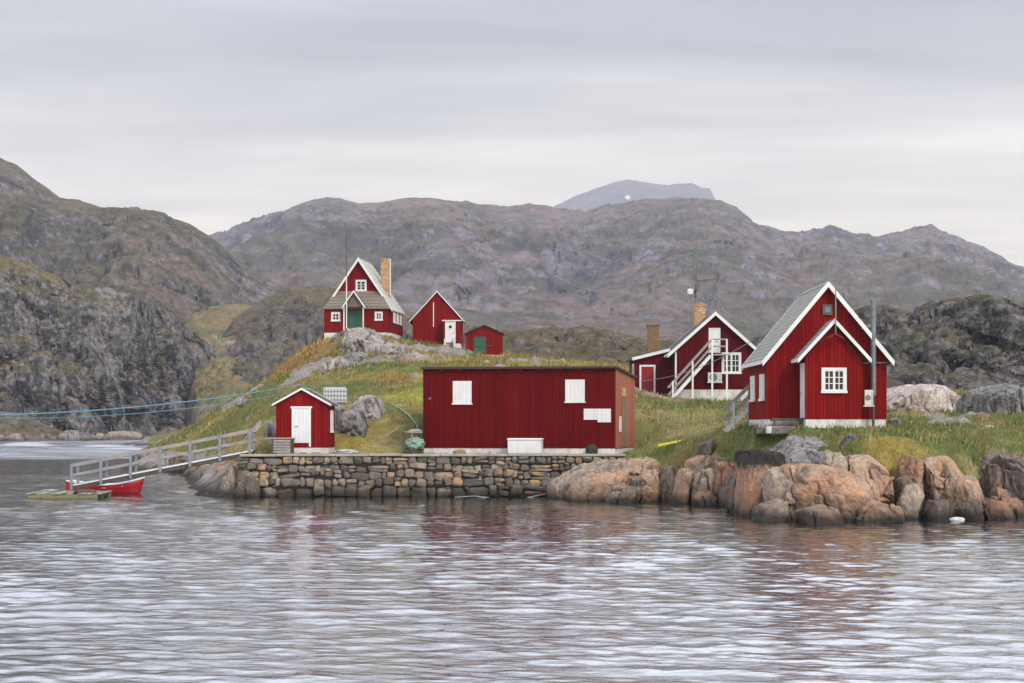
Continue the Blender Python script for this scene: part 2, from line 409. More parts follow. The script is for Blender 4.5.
# ------------------------------------------------------------------ island ground
CP = [  # (px, py, d) control points read off the photograph, with a distance for each
    (245, 452, 103), (275, 450, 102.5), (340, 450, 102.5), (420, 452, 103.5), (520, 452, 103), (616, 451, 103), (300, 449, 105), (400, 449, 106),
    (350, 425, 107.5), (385, 430, 108), (345, 400, 112), (375, 398, 113), (400, 395, 120), (410, 405, 114), (300, 402, 113), (265, 420, 112), (255, 440, 106), (262, 405, 128),
    (400, 378, 130), (350, 368, 150), (320, 352, 168), (330, 372, 140), (300, 372, 150), (290, 385, 135), (265, 385, 155), (240, 405, 150), (232, 428, 142), (228, 440, 133), (236, 446, 116),
    (322, 340, 178), (345, 333, 172), (365, 331, 171), (385, 340, 172), (398, 345, 179), (430, 350, 181), (455, 352, 181), (480, 357, 172), (425, 362, 150), (470, 364, 150), (440, 372, 130), (405, 352, 165),
    (395, 346, 192), (440, 349, 195), (340, 346, 196), (520, 364, 165), (560, 365, 165), (600, 367, 160), (520, 372, 130), (580, 374, 125), (540, 390, 114),
    (300, 350, 182), (280, 368, 182), (262, 382, 190), (235, 400, 195), (215, 414, 200), (195, 428, 210), (182, 440, 230), (250, 395, 220), (300, 365, 215), (200, 428, 260), (176, 440, 300),
    (640, 441, 105), (636, 444, 101.5), (650, 421, 113), (650, 402, 121), (640, 394, 131), (660, 392, 131), (620, 385, 138), (690, 404, 127), (720, 404, 127), (755, 404, 126), (700, 392, 142), (760, 392, 142), (600, 378, 145),
    (680, 412, 117), (715, 415, 112), (745, 420, 105), (700, 428, 103), (670, 432, 104), (650, 452, 98.5), (700, 445, 97), (740, 436, 95), (665, 458, 96), (720, 455, 92), (640, 458, 98.2), (750, 428, 96),
    (770, 427, 88.5), (800, 428, 86.5), (830, 428, 85.6), (870, 428, 86), (890, 428, 87.5), (770, 440, 84), (800, 440, 82), (850, 440, 80.5), (880, 440, 80.5), (750, 455, 87), (760, 452, 83),
    (910, 432, 88), (940, 440, 86), (900, 445, 81), (930, 452, 80.5), (960, 430, 93), (990, 445, 84), (1020, 446, 83), (960, 452, 81.5), (1000, 430, 91), (1020, 424, 97), (950, 420, 102), (900, 415, 108),
    (890, 412, 118), (940, 412, 120), (985, 414, 112), (1030, 412, 110), (1080, 418, 102), (1080, 440, 86), (1180, 440, 86), (1180, 416, 105), (1080, 403, 135), (950, 404, 140), (850, 402, 142), (1180, 400, 140),
    (860, 396, 180), (980, 396, 180), (1120, 396, 180), (760, 384, 180), (690, 384, 175), (640, 378, 180), (560, 362, 185), (520, 362, 185), (860, 395, 230), (1000, 395, 230), (1150, 395, 230), (700, 386, 230), (620, 382, 230), (540, 376, 230), (460, 372, 230), (380, 370, 230), (320, 378, 240), (260, 396, 250), (215, 420, 260),
    (640, 388, 300), (860, 392, 300), (1050, 392, 300), (440, 382, 300), (300, 396, 310), (230, 410, 330),
]
_pts = [P(*c) for c in CP]
SHORE = [(-60, 330, -2), (-54, 317, .2), (-46, 262, .2), (-40, 235, .2), (-34, 200, .2), (-28.6, 178, .2), (-23.2, 150, .2), (-20.3, 135, .3), (-17.3, 118, .3), (-15.4, 106, .3), (-16.2, 112, .6), (-18.6, 128, .6), (-21.5, 145, .6), (-14.3, 101, .3),
         (6.2, 99.3, .4), (7.6, 97.2, .2), (9.0, 94.8, .2), (10.6, 91.2, .2), (11.6, 86, .2), (12, 82.6, .2), (12.4, 80, .2), (14, 78.4, .2), (16, 78.6, .2), (17.6, 79.3, .2), (18.6, 79.8, .2), (20.5, 80, .2), (24, 79.2, .2), (30, 79.2, .2), (40, 80, .2)]
_pts += [(x, y, z + .1) for x, y, z in SHORE if z > -1]
_pts += [(-70, 330, -2.5), (-62, 290, -2), (-54, 250, -2), (-46, 215, -2), (-37, 180, -2), (-31, 150, -2), (-27, 128, -2), (-22, 108, -2), (-18, 96, -2.2), (-10, 96, -2), (0, 96, -2), (4, 95, -2), (6, 92, -2), (10, 84, -1.5), (9.8, 80, -1.5), (9.4, 88.5, -1.2), (-17.6, 106, -1), (-20.2, 118, -1), (-23.4, 135, -1.2), (-26.5, 150, -1.2), (-32.5, 178, -1.2), (8.5, 88, -2), (9, 80, -2), (9.5, 73, -2),
         (13, 74, -2), (17, 75, -2), (20, 76.5, -2), (24, 75.5, -2), (30, 75.5, -2), (40, 76, -2), (0, 85, -3), (-20, 80, -3), (20, 66, -3), (-40, 100, -3), (-70, 200, -3)]
_pts = np.array(_pts)
_A = np.linalg.norm(_pts[:, None, :2] - _pts[None, :, :2], axis=2) + np.eye(len(_pts)) * -.25
_Pm = np.concatenate([np.ones((len(_pts), 1)), _pts[:, :2]], 1)
_K = np.block([[_A, _Pm], [_Pm.T, np.zeros((3, 3))]])
_W = np.linalg.solve(_K, np.concatenate([_pts[:, 2], np.zeros(3)]))

def ground_base(x, y):
    x = np.asarray(x, float).ravel(); y = np.asarray(y, float).ravel(); out = np.empty_like(x)
    for i in range(0, len(x), 40000):
        q = np.stack([x[i:i + 40000], y[i:i + 40000]], 1)
        d = np.linalg.norm(q[:, None] - _pts[None, :, :2], axis=2)
        out[i:i + 40000] = d @ _W[:len(_pts)] + _W[-3] + q @ _W[-2:]
    return out

def rockmask(x, y):
    x = np.asarray(x, float).ravel(); y = np.asarray(y, float).ravel()
    p = p3(x, y)
    n = fbm(p * .16 + 3, 5, .55)
    hill = sstep(118, 150, y) * sstep(8, -6, x)
    left = sstep(-15, -22, x - (y - 120) * -.12)
    return sstep(.2, .32, n + .05 * hill - .08 * (1 - hill) - .12 * left)

def ground(x, y):
    x = np.asarray(x, float).ravel(); y = np.asarray(y, float).ravel()
    z = ground_base(x, y)
    land = sstep(-.2, 1.2, z)
    rm = rockmask(x, y) * land
    rough = sstep(90, 160, y)
    z = z + land * (fbm(p3(x, y, s=.22), 4) * (.3 + .2 * rough) + fbm(p3(x, y, s=.9), 4) * .16)
    z = z + rm * (.12 + .15 * rough + ridged(p3(x, y, s=.55), 5) * .7)
    low = sstep(2.2, .3, z) * land
    z = z + low * ridged(p3(x, y, s=.8), 4) * .5
    for k, (cx, cy, rz, w, l, gz) in PLOT.items():
        c, s = math.cos(rz), math.sin(rz)
        u = (x - cx) * c + (y - cy) * s; v = -(x - cx) * s + (y - cy) * c
        d = np.maximum(np.maximum(np.abs(u) - w / 2, 0), np.maximum(np.maximum(-v, v - l), 0))
        f = 1 - sstep(.3, 1.6, d)
        z = z * (1 - f) + (gz - .02) * f
    inq = (x > QX0 - .1) & (x < QX1)
    fl = inq & (y >= QY + .1) & (y < QY + 3.6)
    k = sstep(QY + 3.6, QY + 1.6, y) * fl
    z = z * (1 - k) + (2.1 - .02 * np.abs(fbm(p3(x, y, s=1.5), 3))) * k
    z = np.where(inq & (y < QY + .35), -2.0, z)
    return z

VEG = dict(olive=(.145, .146, .04), green=(.082, .115, .03), rust=(.22, .115, .04), straw=(.34, .275, .125), gold=(.30, .215, .05), lime=(.25, .27, .045), earth=(.34, .26, .2))
BLOB = [(408, 398, 118, 2.6, 'lime', .9), (375, 372, 140, 4, 'green', .8), (360, 380, 126, 3, 'green', .6), (365, 402, 109, 1.6, 'green', .5), (300, 400, 112, 3, 'green', .55), (650, 390, 128, 2.5, 'earth', .8), (665, 394, 126, 1.6, 'earth', .7), (690, 428, 104, 2.5, 'straw', .7), (672, 415, 112, 3, 'straw', .5),
        (415, 357, 158, 3.5, 'earth', .9), (440, 362, 150, 3, 'straw', .6), (300, 360, 176, 4, 'gold', .9), (330, 345, 172, 2.2, 'gold', .8), (360, 436, 106, 2.2, 'gold', .6), (395, 440, 105, 2, 'straw', .5), (270, 425, 108, 2.5, 'straw', .6), (690, 455, 92, 3, 'green', .9), (740, 446, 90, 3, 'green', .9), (930, 432, 90, 4, 'green', .8), (790, 432, 86, 2.5, 'green', .7),
        (640, 430, 108, 3, 'green', .5), (900, 446, 80.5, 1.6, 'gold', .7), (1000, 436, 88, 3, 'olive', .6), (600, 368, 160, 7, 'gold', .8), (655, 360, 175, 8, 'gold', .8), (440, 450, 103, 1, 'straw', .6), (255, 400, 150, 7, 'olive', .6), (225, 412, 190, 8, 'green', .7), (205, 425, 205, 8, 'green', .7), (240, 420, 150, 5, 'green', .7), (262, 425, 118, 3, 'straw', .8), (285, 372, 170, 6, 'rust', .7), (330, 395, 122, 4, 'green', .6), (710, 400, 126, 2.5, 'green', .6)]

def vegcol(x, y):
    x = np.asarray(x, float).ravel(); y = np.asarray(y, float).ravel(); p = p3(x, y)
    V = {k: np.array(v) for k, v in VEG.items()}
    c = np.tile(V['olive'], (len(x), 1))
    def mx(c, k, f): return c + (V[k] - c) * np.clip(f, 0, 1)[:, None]
    right = sstep(4, 9, x) * sstep(140, 115, y)
    n = [fbm(p * s + o, 4, .6) for s, o in ((.12, 5), (.2, 41), (.33, 77), (.6, 11), (.16, 90))]
    c = mx(c, 'green', sstep(-.1, .3, n[0] + .22 * right) * .9)
    c = mx(c, 'gold', sstep(.02, .3, n[1] - .16 * right + .035) * .8)
    c = mx(c, 'rust', sstep(.08, .34, n[2] - .16 * right + .08) * .75)
    c = mx(c, 'straw', sstep(.1, .36, n[3] - .03) * .7)
    for px, py, d, r, k, f in BLOB:
        bx, by, _ = P(px, py, d)
        dd = np.hypot(x - bx, (y - by) * (.55 if d > 100 else .8)) / r + n[3] * .9
        c = mx(c, k, sstep(1.1, .45, dd) * f)
    return c * (1 + .5 * fbm(p * 1.7 + 8, 3))[:, None]

def build_ground():
    ys = [70.0]
    while ys[-1] < 345: ys.append(ys[-1] + (.16 if ys[-1] < 112 else .16 + (ys[-1] - 112) * .006))
    ys = np.array(ys); xs = np.concatenate([np.arange(-75, -24, .5), np.arange(-24, 28, .15), np.arange(28, 75, .5)])
    X, Y = np.meshgrid(xs, ys)
    Z = ground(X, Y)
    rm = rockmask(X, Y)
    zb = Z.ravel()
    lf = sstep(-12, -16, X.ravel()) * -.1 * sstep(170, 140, Y.ravel()) + sstep(-30, -36, X.ravel()) * .6
    edge = sstep(1.75, 1.0, zb + lf + fbm(p3(X, Y, s=.8), 3) * .6)
    grass = (1 - np.maximum(rm, edge))
    far = sstep(250, 330, Y.ravel())
    t = NT('turf_and_bedrock'); p = t.pos(); z = t.sep(p)[2]
    at = t.n('Attribute', attribute_name='veg').outputs['Color']; ga = t.n('Attribute', attribute_name='turf').outputs['Fac']
    n1 = t.noise(p, 2.2, 6, .7); n2 = t.noise(p, 9, 5, .7); n3 = t.noise(t.scalev(p, (1, 1, .4)), 1.1, 7, .65, .5)
    v = t.mix(t.mr(n1, .4, .65), at, t.mix(.5, at, (.06, .045, .02)))
    v = t.mix(t.math('MULTIPLY', t.mr(n2, .5, .7), .5), v, (.33, .26, .12))
    rk = t.mix(t.mr(n3, .38, .6), (.3, .26, .23), (.19, .175, .165))
    rk = t.mix(t.math('MULTIPLY', t.mr(n1, .5, .68), .8), rk, (.08, .075, .07))
    rk = t.mix(t.math('MULTIPLY', t.mr(n2, .5, .7), .4), rk, (.45, .38, .33))
    low = t.mr(t.math('ADD', z, t.math('MULTIPLY', n3, -.9)), -.25, .25, 1., 0.)
    rk = t.mix(t.math('MULTIPLY', low, .9), rk, (.025, .022, .018))
    f = t.mr(t.math('ADD', ga, t.math('MULTIPLY', t.math('SUBTRACT', n2, .5), .7)), .4, .6)
    t.bump(t.math('ADD', n1, t.math('MULTIPLY', n2, .5)), .9, .12)
    t.b.inputs['Specular IOR Level'].default_value = .1
    m = t.out(t.mix(f, rk, v), .95)
    o = mesh_np('ground', np.stack([X.ravel(), Y.ravel(), Z], 1), grid_quads(*X.shape), m, attrs={'veg': vegcol(X, Y), 'turf': grass})
    tag(o, kind='structure')

def build_grass(n=330000):
    rs = np.random.RandomState(5)
    # density falls with distance, blades grow with it
    y = 78 + (rs.rand(n) ** 1.55) * 150
    hw = 6 + y * .27
    x = (rs.rand(n) * 2 - 1) * np.minimum(hw, 45)
    zb = ground(x, y)
    keep = (zb > 1.25 + .3 * rs.rand(n) + .1 * sstep(-12, -16, x) * sstep(170, 140, y) - .6 * sstep(-30, -36, x)) & (rockmask(x, y) < .45)
    for k, (cx, cy, rz, w, l, gz) in PLOT.items():
        c, s = math.cos(rz), math.sin(rz)
        u = (x - cx) * c + (y - cy) * s; v = -(x - cx) * s + (y - cy) * c
        keep &= ~((np.abs(u) < w / 2 + .12) & (v > -.12) & (v < l + .12))
    keep &= ~((x > QX0) & (x < QX1) & (y < QY + 1.75 + .5 * rs.rand(n)))
    # bare earth
    col = vegcol(x, y)
    keep &= ~((col[:, 2] > .155) & (rs.rand(n) < .85))
    tuft = fbm(p3(x, y, s=.55), 3)
    keep &= rs.rand(n) < .45 + .9 * tuft + .25
    x, y, zb, col, tuft = x[keep], y[keep], zb[keep], col[keep], tuft[keep]
    m = len(x)
    right = sstep(4, 9, x) * sstep(140, 115, y)
    h = (.075 + .13 * rs.rand(m)) * (.8 + .9 * sstep(100, 190, y) + .3 * right) * (1 + 2.2 * np.clip(tuft, -.35, .6))
    w = (.018 + .022 * rs.rand(m)) * (1 + sstep(95, 180, y) * 1.6)
    a = rs.rand(m) * math.pi; lean = rs.normal(size=(m, 2)) * .38 * h[:, None] + np.array([.12, .0]) * h[:, None]
    dx, dy = np.cos(a) * w, np.sin(a) * w * .6
    V = np.empty((m, 3, 3))
    V[:, 0] = np.stack([x - dx, y - dy, zb - .03], 1); V[:, 1] = np.stack([x + dx, y + dy, zb - .03], 1); V[:, 2] = np.stack([x + lean[:, 0], y + lean[:, 1], zb + h], 1)
    jit = (.75 + .6 * rs.rand(m))[:, None]
    c = col * jit
    dry = (rs.rand(m) < .14)[:, None]
    c = np.where(dry, np.array([.29, .235, .12]) * jit, c)
    C = np.repeat(c, 3, 0)
    t = NT('grass_blade'); at = t.n('Attribute', attribute_name='veg').outputs['Color']
    t.b.inputs['Specular IOR Level'].default_value = .15
    mt = t.out(at, .8)
    o = mesh_np('grass', V.reshape(-1, 3), np.arange(m * 3).reshape(-1, 3), mt, attrs={'veg': C}, smooth=False)
    tag(o, 'short autumn grass and heath covering the island', 'grass', kind='stuff')

# ------------------------------------------------------------------ hills behind
def interp(pts, x):
    a = np.array(pts, float); return np.interp(x, a[:, 0], a[:, 1])

def hill(name, sil, dr, df, zf, mat, amp, wl, px0, px1, dpx=1.1, rows=260, gpow=1.0, jag=1.0, crag=0., seed=0, zfn=None, back=.5, lump=0., snow=None):
    px = np.arange(px0, px1, dpx); n = len(px)
    D1 = dr(px) if callable(dr) else np.full(n, float(dr)); D0 = df(px) if callable(df) else np.full(n, float(df))
    zr = CAMZ + (YH - interp(sil, px)) / F * D1
    z0 = zfn(px, D0) if zfn else np.full(n, float(zf))
    t = np.concatenate([np.linspace(0, 1, rows), 1 + back * np.linspace(.01, 1, max(20, rows // 8))])[:, None]
    D = D0[None] + (D1 - D0)[None] * t
    X = (px[None] - PX0) / F * D
    tt = np.clip(t, 0, 1)
    Z = z0[None] + (zr - z0)[None] * tt ** gpow
    over = np.clip(t - 1, 0, None) / back
    Z = Z - (zr - z0 + 5)[None] * over ** 1.3 * .8
    rel = (zr - z0)[None] * np.ones_like(t)
    env = (np.sin(np.clip(tt, 0, 1) * math.pi) ** .7 * .85 + .10 * jag * tt) * (over < 1e-6) + (over > 0) * (.10 * jag + over * .6)
    sh = X.shape
    p = p3(X / wl, D / wl, 0) + seed * 13.7
    # warp so ridges wander
    q = p + .35 * np.stack([fbm(p + 5, 3), fbm(p + 9, 3), 0 * p[:, 0]], 1)
    nz = ridged(q, 7, .5).reshape(sh) * .8 + fbm(q * 1.7 + 3, 7, .55).reshape(sh) * .6
    Z = Z + amp * np.minimum(rel, rel.max() * .7) * env * nz
    if crag:
        d1, d2, cid = worley(np.stack([X.ravel() / (wl * .16), D.ravel() / (wl * .3), 0 * X.ravel()], 1) + .3 * p, 3)
        st = ((cid % 17) / 17. - .5).reshape(sh) - .35 * np.clip(1 - (d2 - d1) * 4, 0, 1).reshape(sh)
        Z = Z + crag * env * st * sstep(0, .1, tt)
    Wd = np.stack([X, D, Z], -1)
    if lump:
        gu = np.gradient(Wd, axis=1); gv = np.gradient(Wd, axis=0); N = np.cross(gu, gv); N /= np.linalg.norm(N, axis=2)[:, :, None] + 1e-9
        p = Wd.reshape(-1, 3)
        d = ridged(p / (lump * 9) + seed, 6, .6) * 1.5 + .5 * fbm(p / (lump * 2.4) + 3, 4, .6)
        for sc, am in ((lump * 7, .9), (lump * 2.6, .45)):
            d1, d2, cid = worley(p / np.array([sc, sc, sc * 1.5]) + .3 * np.stack([fbm(p / sc, 3), fbm(p / sc + 7, 3), fbm(p / sc + 3, 3)], 1), seed)
            d = d + am * ((cid % 17) / 17. - .5) - am * .8 * np.clip(1 - (d2 - d1) * 5, 0, 1)
        Wd = Wd + N * (d.reshape(sh) * lump * (env.clip(.12, 1) if env.shape == sh else (env * np.ones(sh)).clip(.12, 1)))[:, :, None]
    V = Wd.reshape(-1, 3); attrs = None
    if snow:
        q = PX0 + V[:, 0] / V[:, 1] * F; w = YH - (V[:, 2] - CAMZ) / V[:, 1] * F
        c = V[np.argmin((q - snow[0]) ** 2 + (w - snow[1]) ** 2 + V[:, 1] * .004)]
        dd = np.linalg.norm((V - c) * np.array([1, .16, 1.0]), axis=1) / snow[2] + .5 * fbm(V / 14., 3)
        attrs = {'snow': sstep(1.05, .85, dd)}
    o = mesh_np(name, V, grid_quads(*sh), mat, attrs=attrs)
    return tag(o, kind='structure')

def build_hills():
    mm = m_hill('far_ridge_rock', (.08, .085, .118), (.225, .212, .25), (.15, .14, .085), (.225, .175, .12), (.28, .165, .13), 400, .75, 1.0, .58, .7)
    ml = m_hill('left_mountain_rock', (.066, .065, .078), (.185, .176, .187), (.13, .12, .06), (.18, .142, .078), (.21, .12, .072), 120, .68, 1.0, .55, .65)
    mc = m_hill('dark_crag_rock', (.05, .048, .05), (.195, .185, .18), (.11, .105, .035), (.18, .14, .055), (.19, .10, .045), 40, .8, 1.0, .52, .85)
    mr_ = m_hill('right_crag_rock', (.045, .043, .045), (.16, .152, .148), (.09, .085, .032), (.13, .10, .045), (.15, .08, .038), 34, .7, 1.0, .62, .85)
    mv = m_hill('valley_turf', (.2, .18, .15), (.28, .24, .19), (.12, .13, .045), (.22, .185, .07), (.24, .135, .06), 60, .85, .8, .5, .5)
    mk = m_hill('brown_knoll_rock', (.075, .07, .07), (.16, .145, .135), (.11, .095, .042), (.16, .12, .058), (.18, .10, .052), 55, .75, .9, .6, .6)
    mp = m_hill('hazed_peak_rock', (.115, .125, .17), (.19, .19, .23), (.17, .15, .15), (.22, .165, .16), (.25, .16, .15), 900, .7, .8, .5, .5)  # the blue of distant haze is mixed into these rock colours
    # bright snow patch on the far peak
    t = NT.__new__(NT); t.m = mp; t.t = mp.node_tree; t.b = t.t.nodes['Principled BSDF']
    src = t.b.inputs['Base Color'].links[0].from_socket
    t.t.links.new(t.mix(t.n('Attribute', attribute_name='snow').outputs['Fac'], src, (.8, .8, .82)), t.b.inputs['Base Color'])
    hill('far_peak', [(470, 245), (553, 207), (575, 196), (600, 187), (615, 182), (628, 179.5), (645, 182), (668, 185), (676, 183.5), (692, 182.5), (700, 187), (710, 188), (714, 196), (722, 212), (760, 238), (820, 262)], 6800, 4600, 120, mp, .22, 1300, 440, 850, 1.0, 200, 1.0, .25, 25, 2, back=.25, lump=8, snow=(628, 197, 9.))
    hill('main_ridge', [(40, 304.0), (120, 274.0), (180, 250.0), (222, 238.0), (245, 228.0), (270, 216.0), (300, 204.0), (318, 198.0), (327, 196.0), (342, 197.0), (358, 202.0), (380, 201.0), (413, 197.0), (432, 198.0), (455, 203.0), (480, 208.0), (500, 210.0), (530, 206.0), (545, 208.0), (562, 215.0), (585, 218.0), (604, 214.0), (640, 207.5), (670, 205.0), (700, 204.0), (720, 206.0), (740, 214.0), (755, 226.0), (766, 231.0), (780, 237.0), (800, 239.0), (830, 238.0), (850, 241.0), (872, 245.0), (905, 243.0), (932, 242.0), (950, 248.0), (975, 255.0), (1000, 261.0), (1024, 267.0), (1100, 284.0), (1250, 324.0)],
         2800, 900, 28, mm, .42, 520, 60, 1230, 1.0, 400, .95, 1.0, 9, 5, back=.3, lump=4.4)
    hill('left_mountain', [(-220, 60), (-120, 100), (-60, 128), (0, 158), (18, 168), (40, 184), (60, 200), (78, 203), (100, 211), (130, 210), (160, 215), (190, 225), (215, 240), (240, 262), (265, 278), (290, 291), (330, 318), (400, 352)],
         lambda p: 1050 - .35 * np.clip(p, -100, 400), lambda p: np.where(p < 140, 560, 560 + np.clip(p - 140, 0, 120) * 1.6), 8, ml, .36, 190, -230, 410, 1.0, 330, 1.0, .6, 6, 8, lump=2.2)
    hill('valley', [(100, 330), (150, 318), (180, 303), (200, 300), (240, 304), (300, 305), (360, 312), (420, 330)], 860, lambda p: np.interp(p, [0, 178, 195, 225], [700, 610, 545, 520]), -.6, mv, .2, 60, 90, 430, 1.0, 200, .75, .5, 0, 3, lump=2.4)
    hill('knoll', [(205, 352), (222, 336), (234, 318), (247, 308), (264, 298), (290, 288), (318, 285), (345, 290), (400, 308), (460, 325)], 720, 555, 6, mk, .4, 60, 205, 470, .9, 230, .8, .7, 3, 12, lump=2.0, zfn=lambda p, D: 3.0 + 0 * p)
    hill('left_crag', [(-220, 190), (-60, 235), (0, 254), (30, 265), (60, 277), (85, 287), (108, 285), (130, 293), (150, 305), (168, 310), (178, 320), (195, 332), (210, 345), (218, 358), (222, 372), (224, 395), (226, 430)],
         lambda p: np.interp(p, [-250, 130, 185, 205, 230], [540, 575, 625, 640, 645]), lambda p: np.interp(p, [-250, 0, 90, 130, 185, 205, 230], [380, 455, 500, 560, 580, 592, 598]), -.8, mc, .42, 46, -230, 226, .75, 420, 1.35, .6, 5, 4, lump=2.6)
    hill('right_crag', [(690, 372), (735, 352), (760, 337), (800, 326), (845, 313), (866, 306), (885, 305), (900, 309), (914, 313), (922, 307), (930, 302), (942, 299), (960, 297), (980, 293), (1000, 296), (1024, 302), (1060, 300), (1130, 322), (1230, 345)],
         285, 200, 5, mr_, .40, 30, 690, 1230, .75, 330, .9, .6, 3.2, 21, lump=1.5, zfn=lambda p, D: CAMZ + (YH - 394) / F * D)
    hill('tundra', [(380, 345), (430, 340), (480, 335), (520, 331), (545, 328), (580, 327), (610, 333), (650, 342), (700, 348), (760, 345), (820, 350), (900, 370)], 480, 240, 5, mk, .4, 45, 380, 900, .9, 240, .8, .7, 2.2, 31, lump=1.4, zfn=lambda p, D: CAMZ + (YH - 378) / F * D)
    # shelf of grass at the foot of the left crag
    hill('shore_bank', [(-220, 395), (-40, 406), (0, 411), (26, 414), (44, 424), (70, 434), (100, 437), (118, 441)], 452, 424, -.6, mk, .5, 9, -230, 118, .8, 90, .6, .6, .3, 6, lump=.6)
    # snow patch
    rs = np.random.RandomState(3)

# ------------------------------------------------------------------ water
def build_water():
    rs = np.random.RandomState(21)
    ys = [16.0]
    while ys[-1] < 520: ys.append(ys[-1] * (1.006 if ys[-1] < 24 or ys[-1] > 220 else 1.0024 if ys[-1] < 62 else 1.0034))
    while ys[-1] < 7400: ys.append(ys[-1] * 1.05)
    ys = np.array(ys); n = 900
    u = np.linspace(-1, 1, n)
    HW = 10 + ys * .27
    X = u[None] * HW[:, None]; Y = np.repeat(ys[:, None], n, 1)
    Z = np.zeros_like(X); DX = np.zeros_like(X)
    main = R(258)                                   # ripples run mostly towards the boat
    fade = sstep(230, 150, ys)[:, None]
    k_patch = fbm(p3(X[:, ::6], Y[:, ::6] * .45, s=.06), 3).reshape(len(ys), -1)
    k_patch = np.repeat(k_patch, 6, 1)[:, :n]
    gain = (.75 + .8 * np.clip(k_patch + .35, 0, 1)) * fade
    for i in range(84):
        lam = .30 * (1.9 / .30) ** (rs.rand() ** 1.25); k = 2 * math.pi / lam
        th = main + rs.normal() * .66
        sl = .0102 * (lam / .9) ** .12 if lam < 1.6 else .009
        a = sl / k * (.6 + .8 * rs.rand())
        ph = k * (math.cos(th) * X + math.sin(th) * Y) + rs.rand() * 7
        f = 1.0 if lam > .55 else sstep(120, 60, ys)[:, None]
        Z += a * f * np.sin(ph)
    Z *= gain
    chop = (sstep(204, 216, ys) * sstep(520, 500, ys))[:, None]      # wind-ruffled channel beyond the island
    for i in range(26):
        lam = rs.uniform(6, 13); k = 2 * math.pi / lam; th = R(262) + rs.normal() * .3
        Z += chop * .034 / k * np.sin(k * (math.cos(th) * X + math.sin(th) * Y) + rs.rand() * 7)
    t = NT('sea_water'); p = t.pos(); x, y, z = t.sep(p)
    far = t.mr(y, 204., 224., 1., 3.)
    n1 = t.noise(t.scalev(p, (1, 2.1, 1)), 2.6, 3, .6, .3); n2 = t.noise(t.scalev(p, (1, 2.0, 1)), .7, 3, .55)
    gust = t.mr(t.noise(t.scalev(p, (.5, 1, 1)), .05, 3, .5), .35, .65, .55, 1.2)
    nd = t.bump(t.math('ADD', t.math('MULTIPLY', n1, .5), n2), 1.0, .03)
    t.t.links.new(t.math('MULTIPLY', t.math('MULTIPLY', far, gust), .9), nd.inputs['Strength'])
    t.b.inputs['IOR'].default_value = 1.4; t.b.inputs['Specular IOR Level'].default_value = .5
    m = t.out((.010, .012, .013), t.mr(y, 200., 226., .04, .3))
    gl = t.n('BsdfGlossy'); gl.inputs['Color'].default_value = (.9, .91, .93, 1); gl.inputs['Roughness'].default_value = .06
    t.t.links.new(nd.outputs[0], gl.inputs['Normal'])
    ms = t.n('MixShader'); ms.inputs[0].default_value = .55
    t.t.links.new(t.b.outputs[0], ms.inputs[1]); t.t.links.new(gl.outputs[0], ms.inputs[2])
    t.t.links.new(ms.outputs[0], [q for q in t.t.nodes if q.type == 'OUTPUT_MATERIAL'][0].inputs[0])
    V = np.stack([X, Y, Z], -1).reshape(-1, 3)
    # outer skirts so the sheet reaches beyond the frame on every side
    o = mesh_np('water', V, grid_quads(*X.shape), m)
    tag(o, kind='structure')

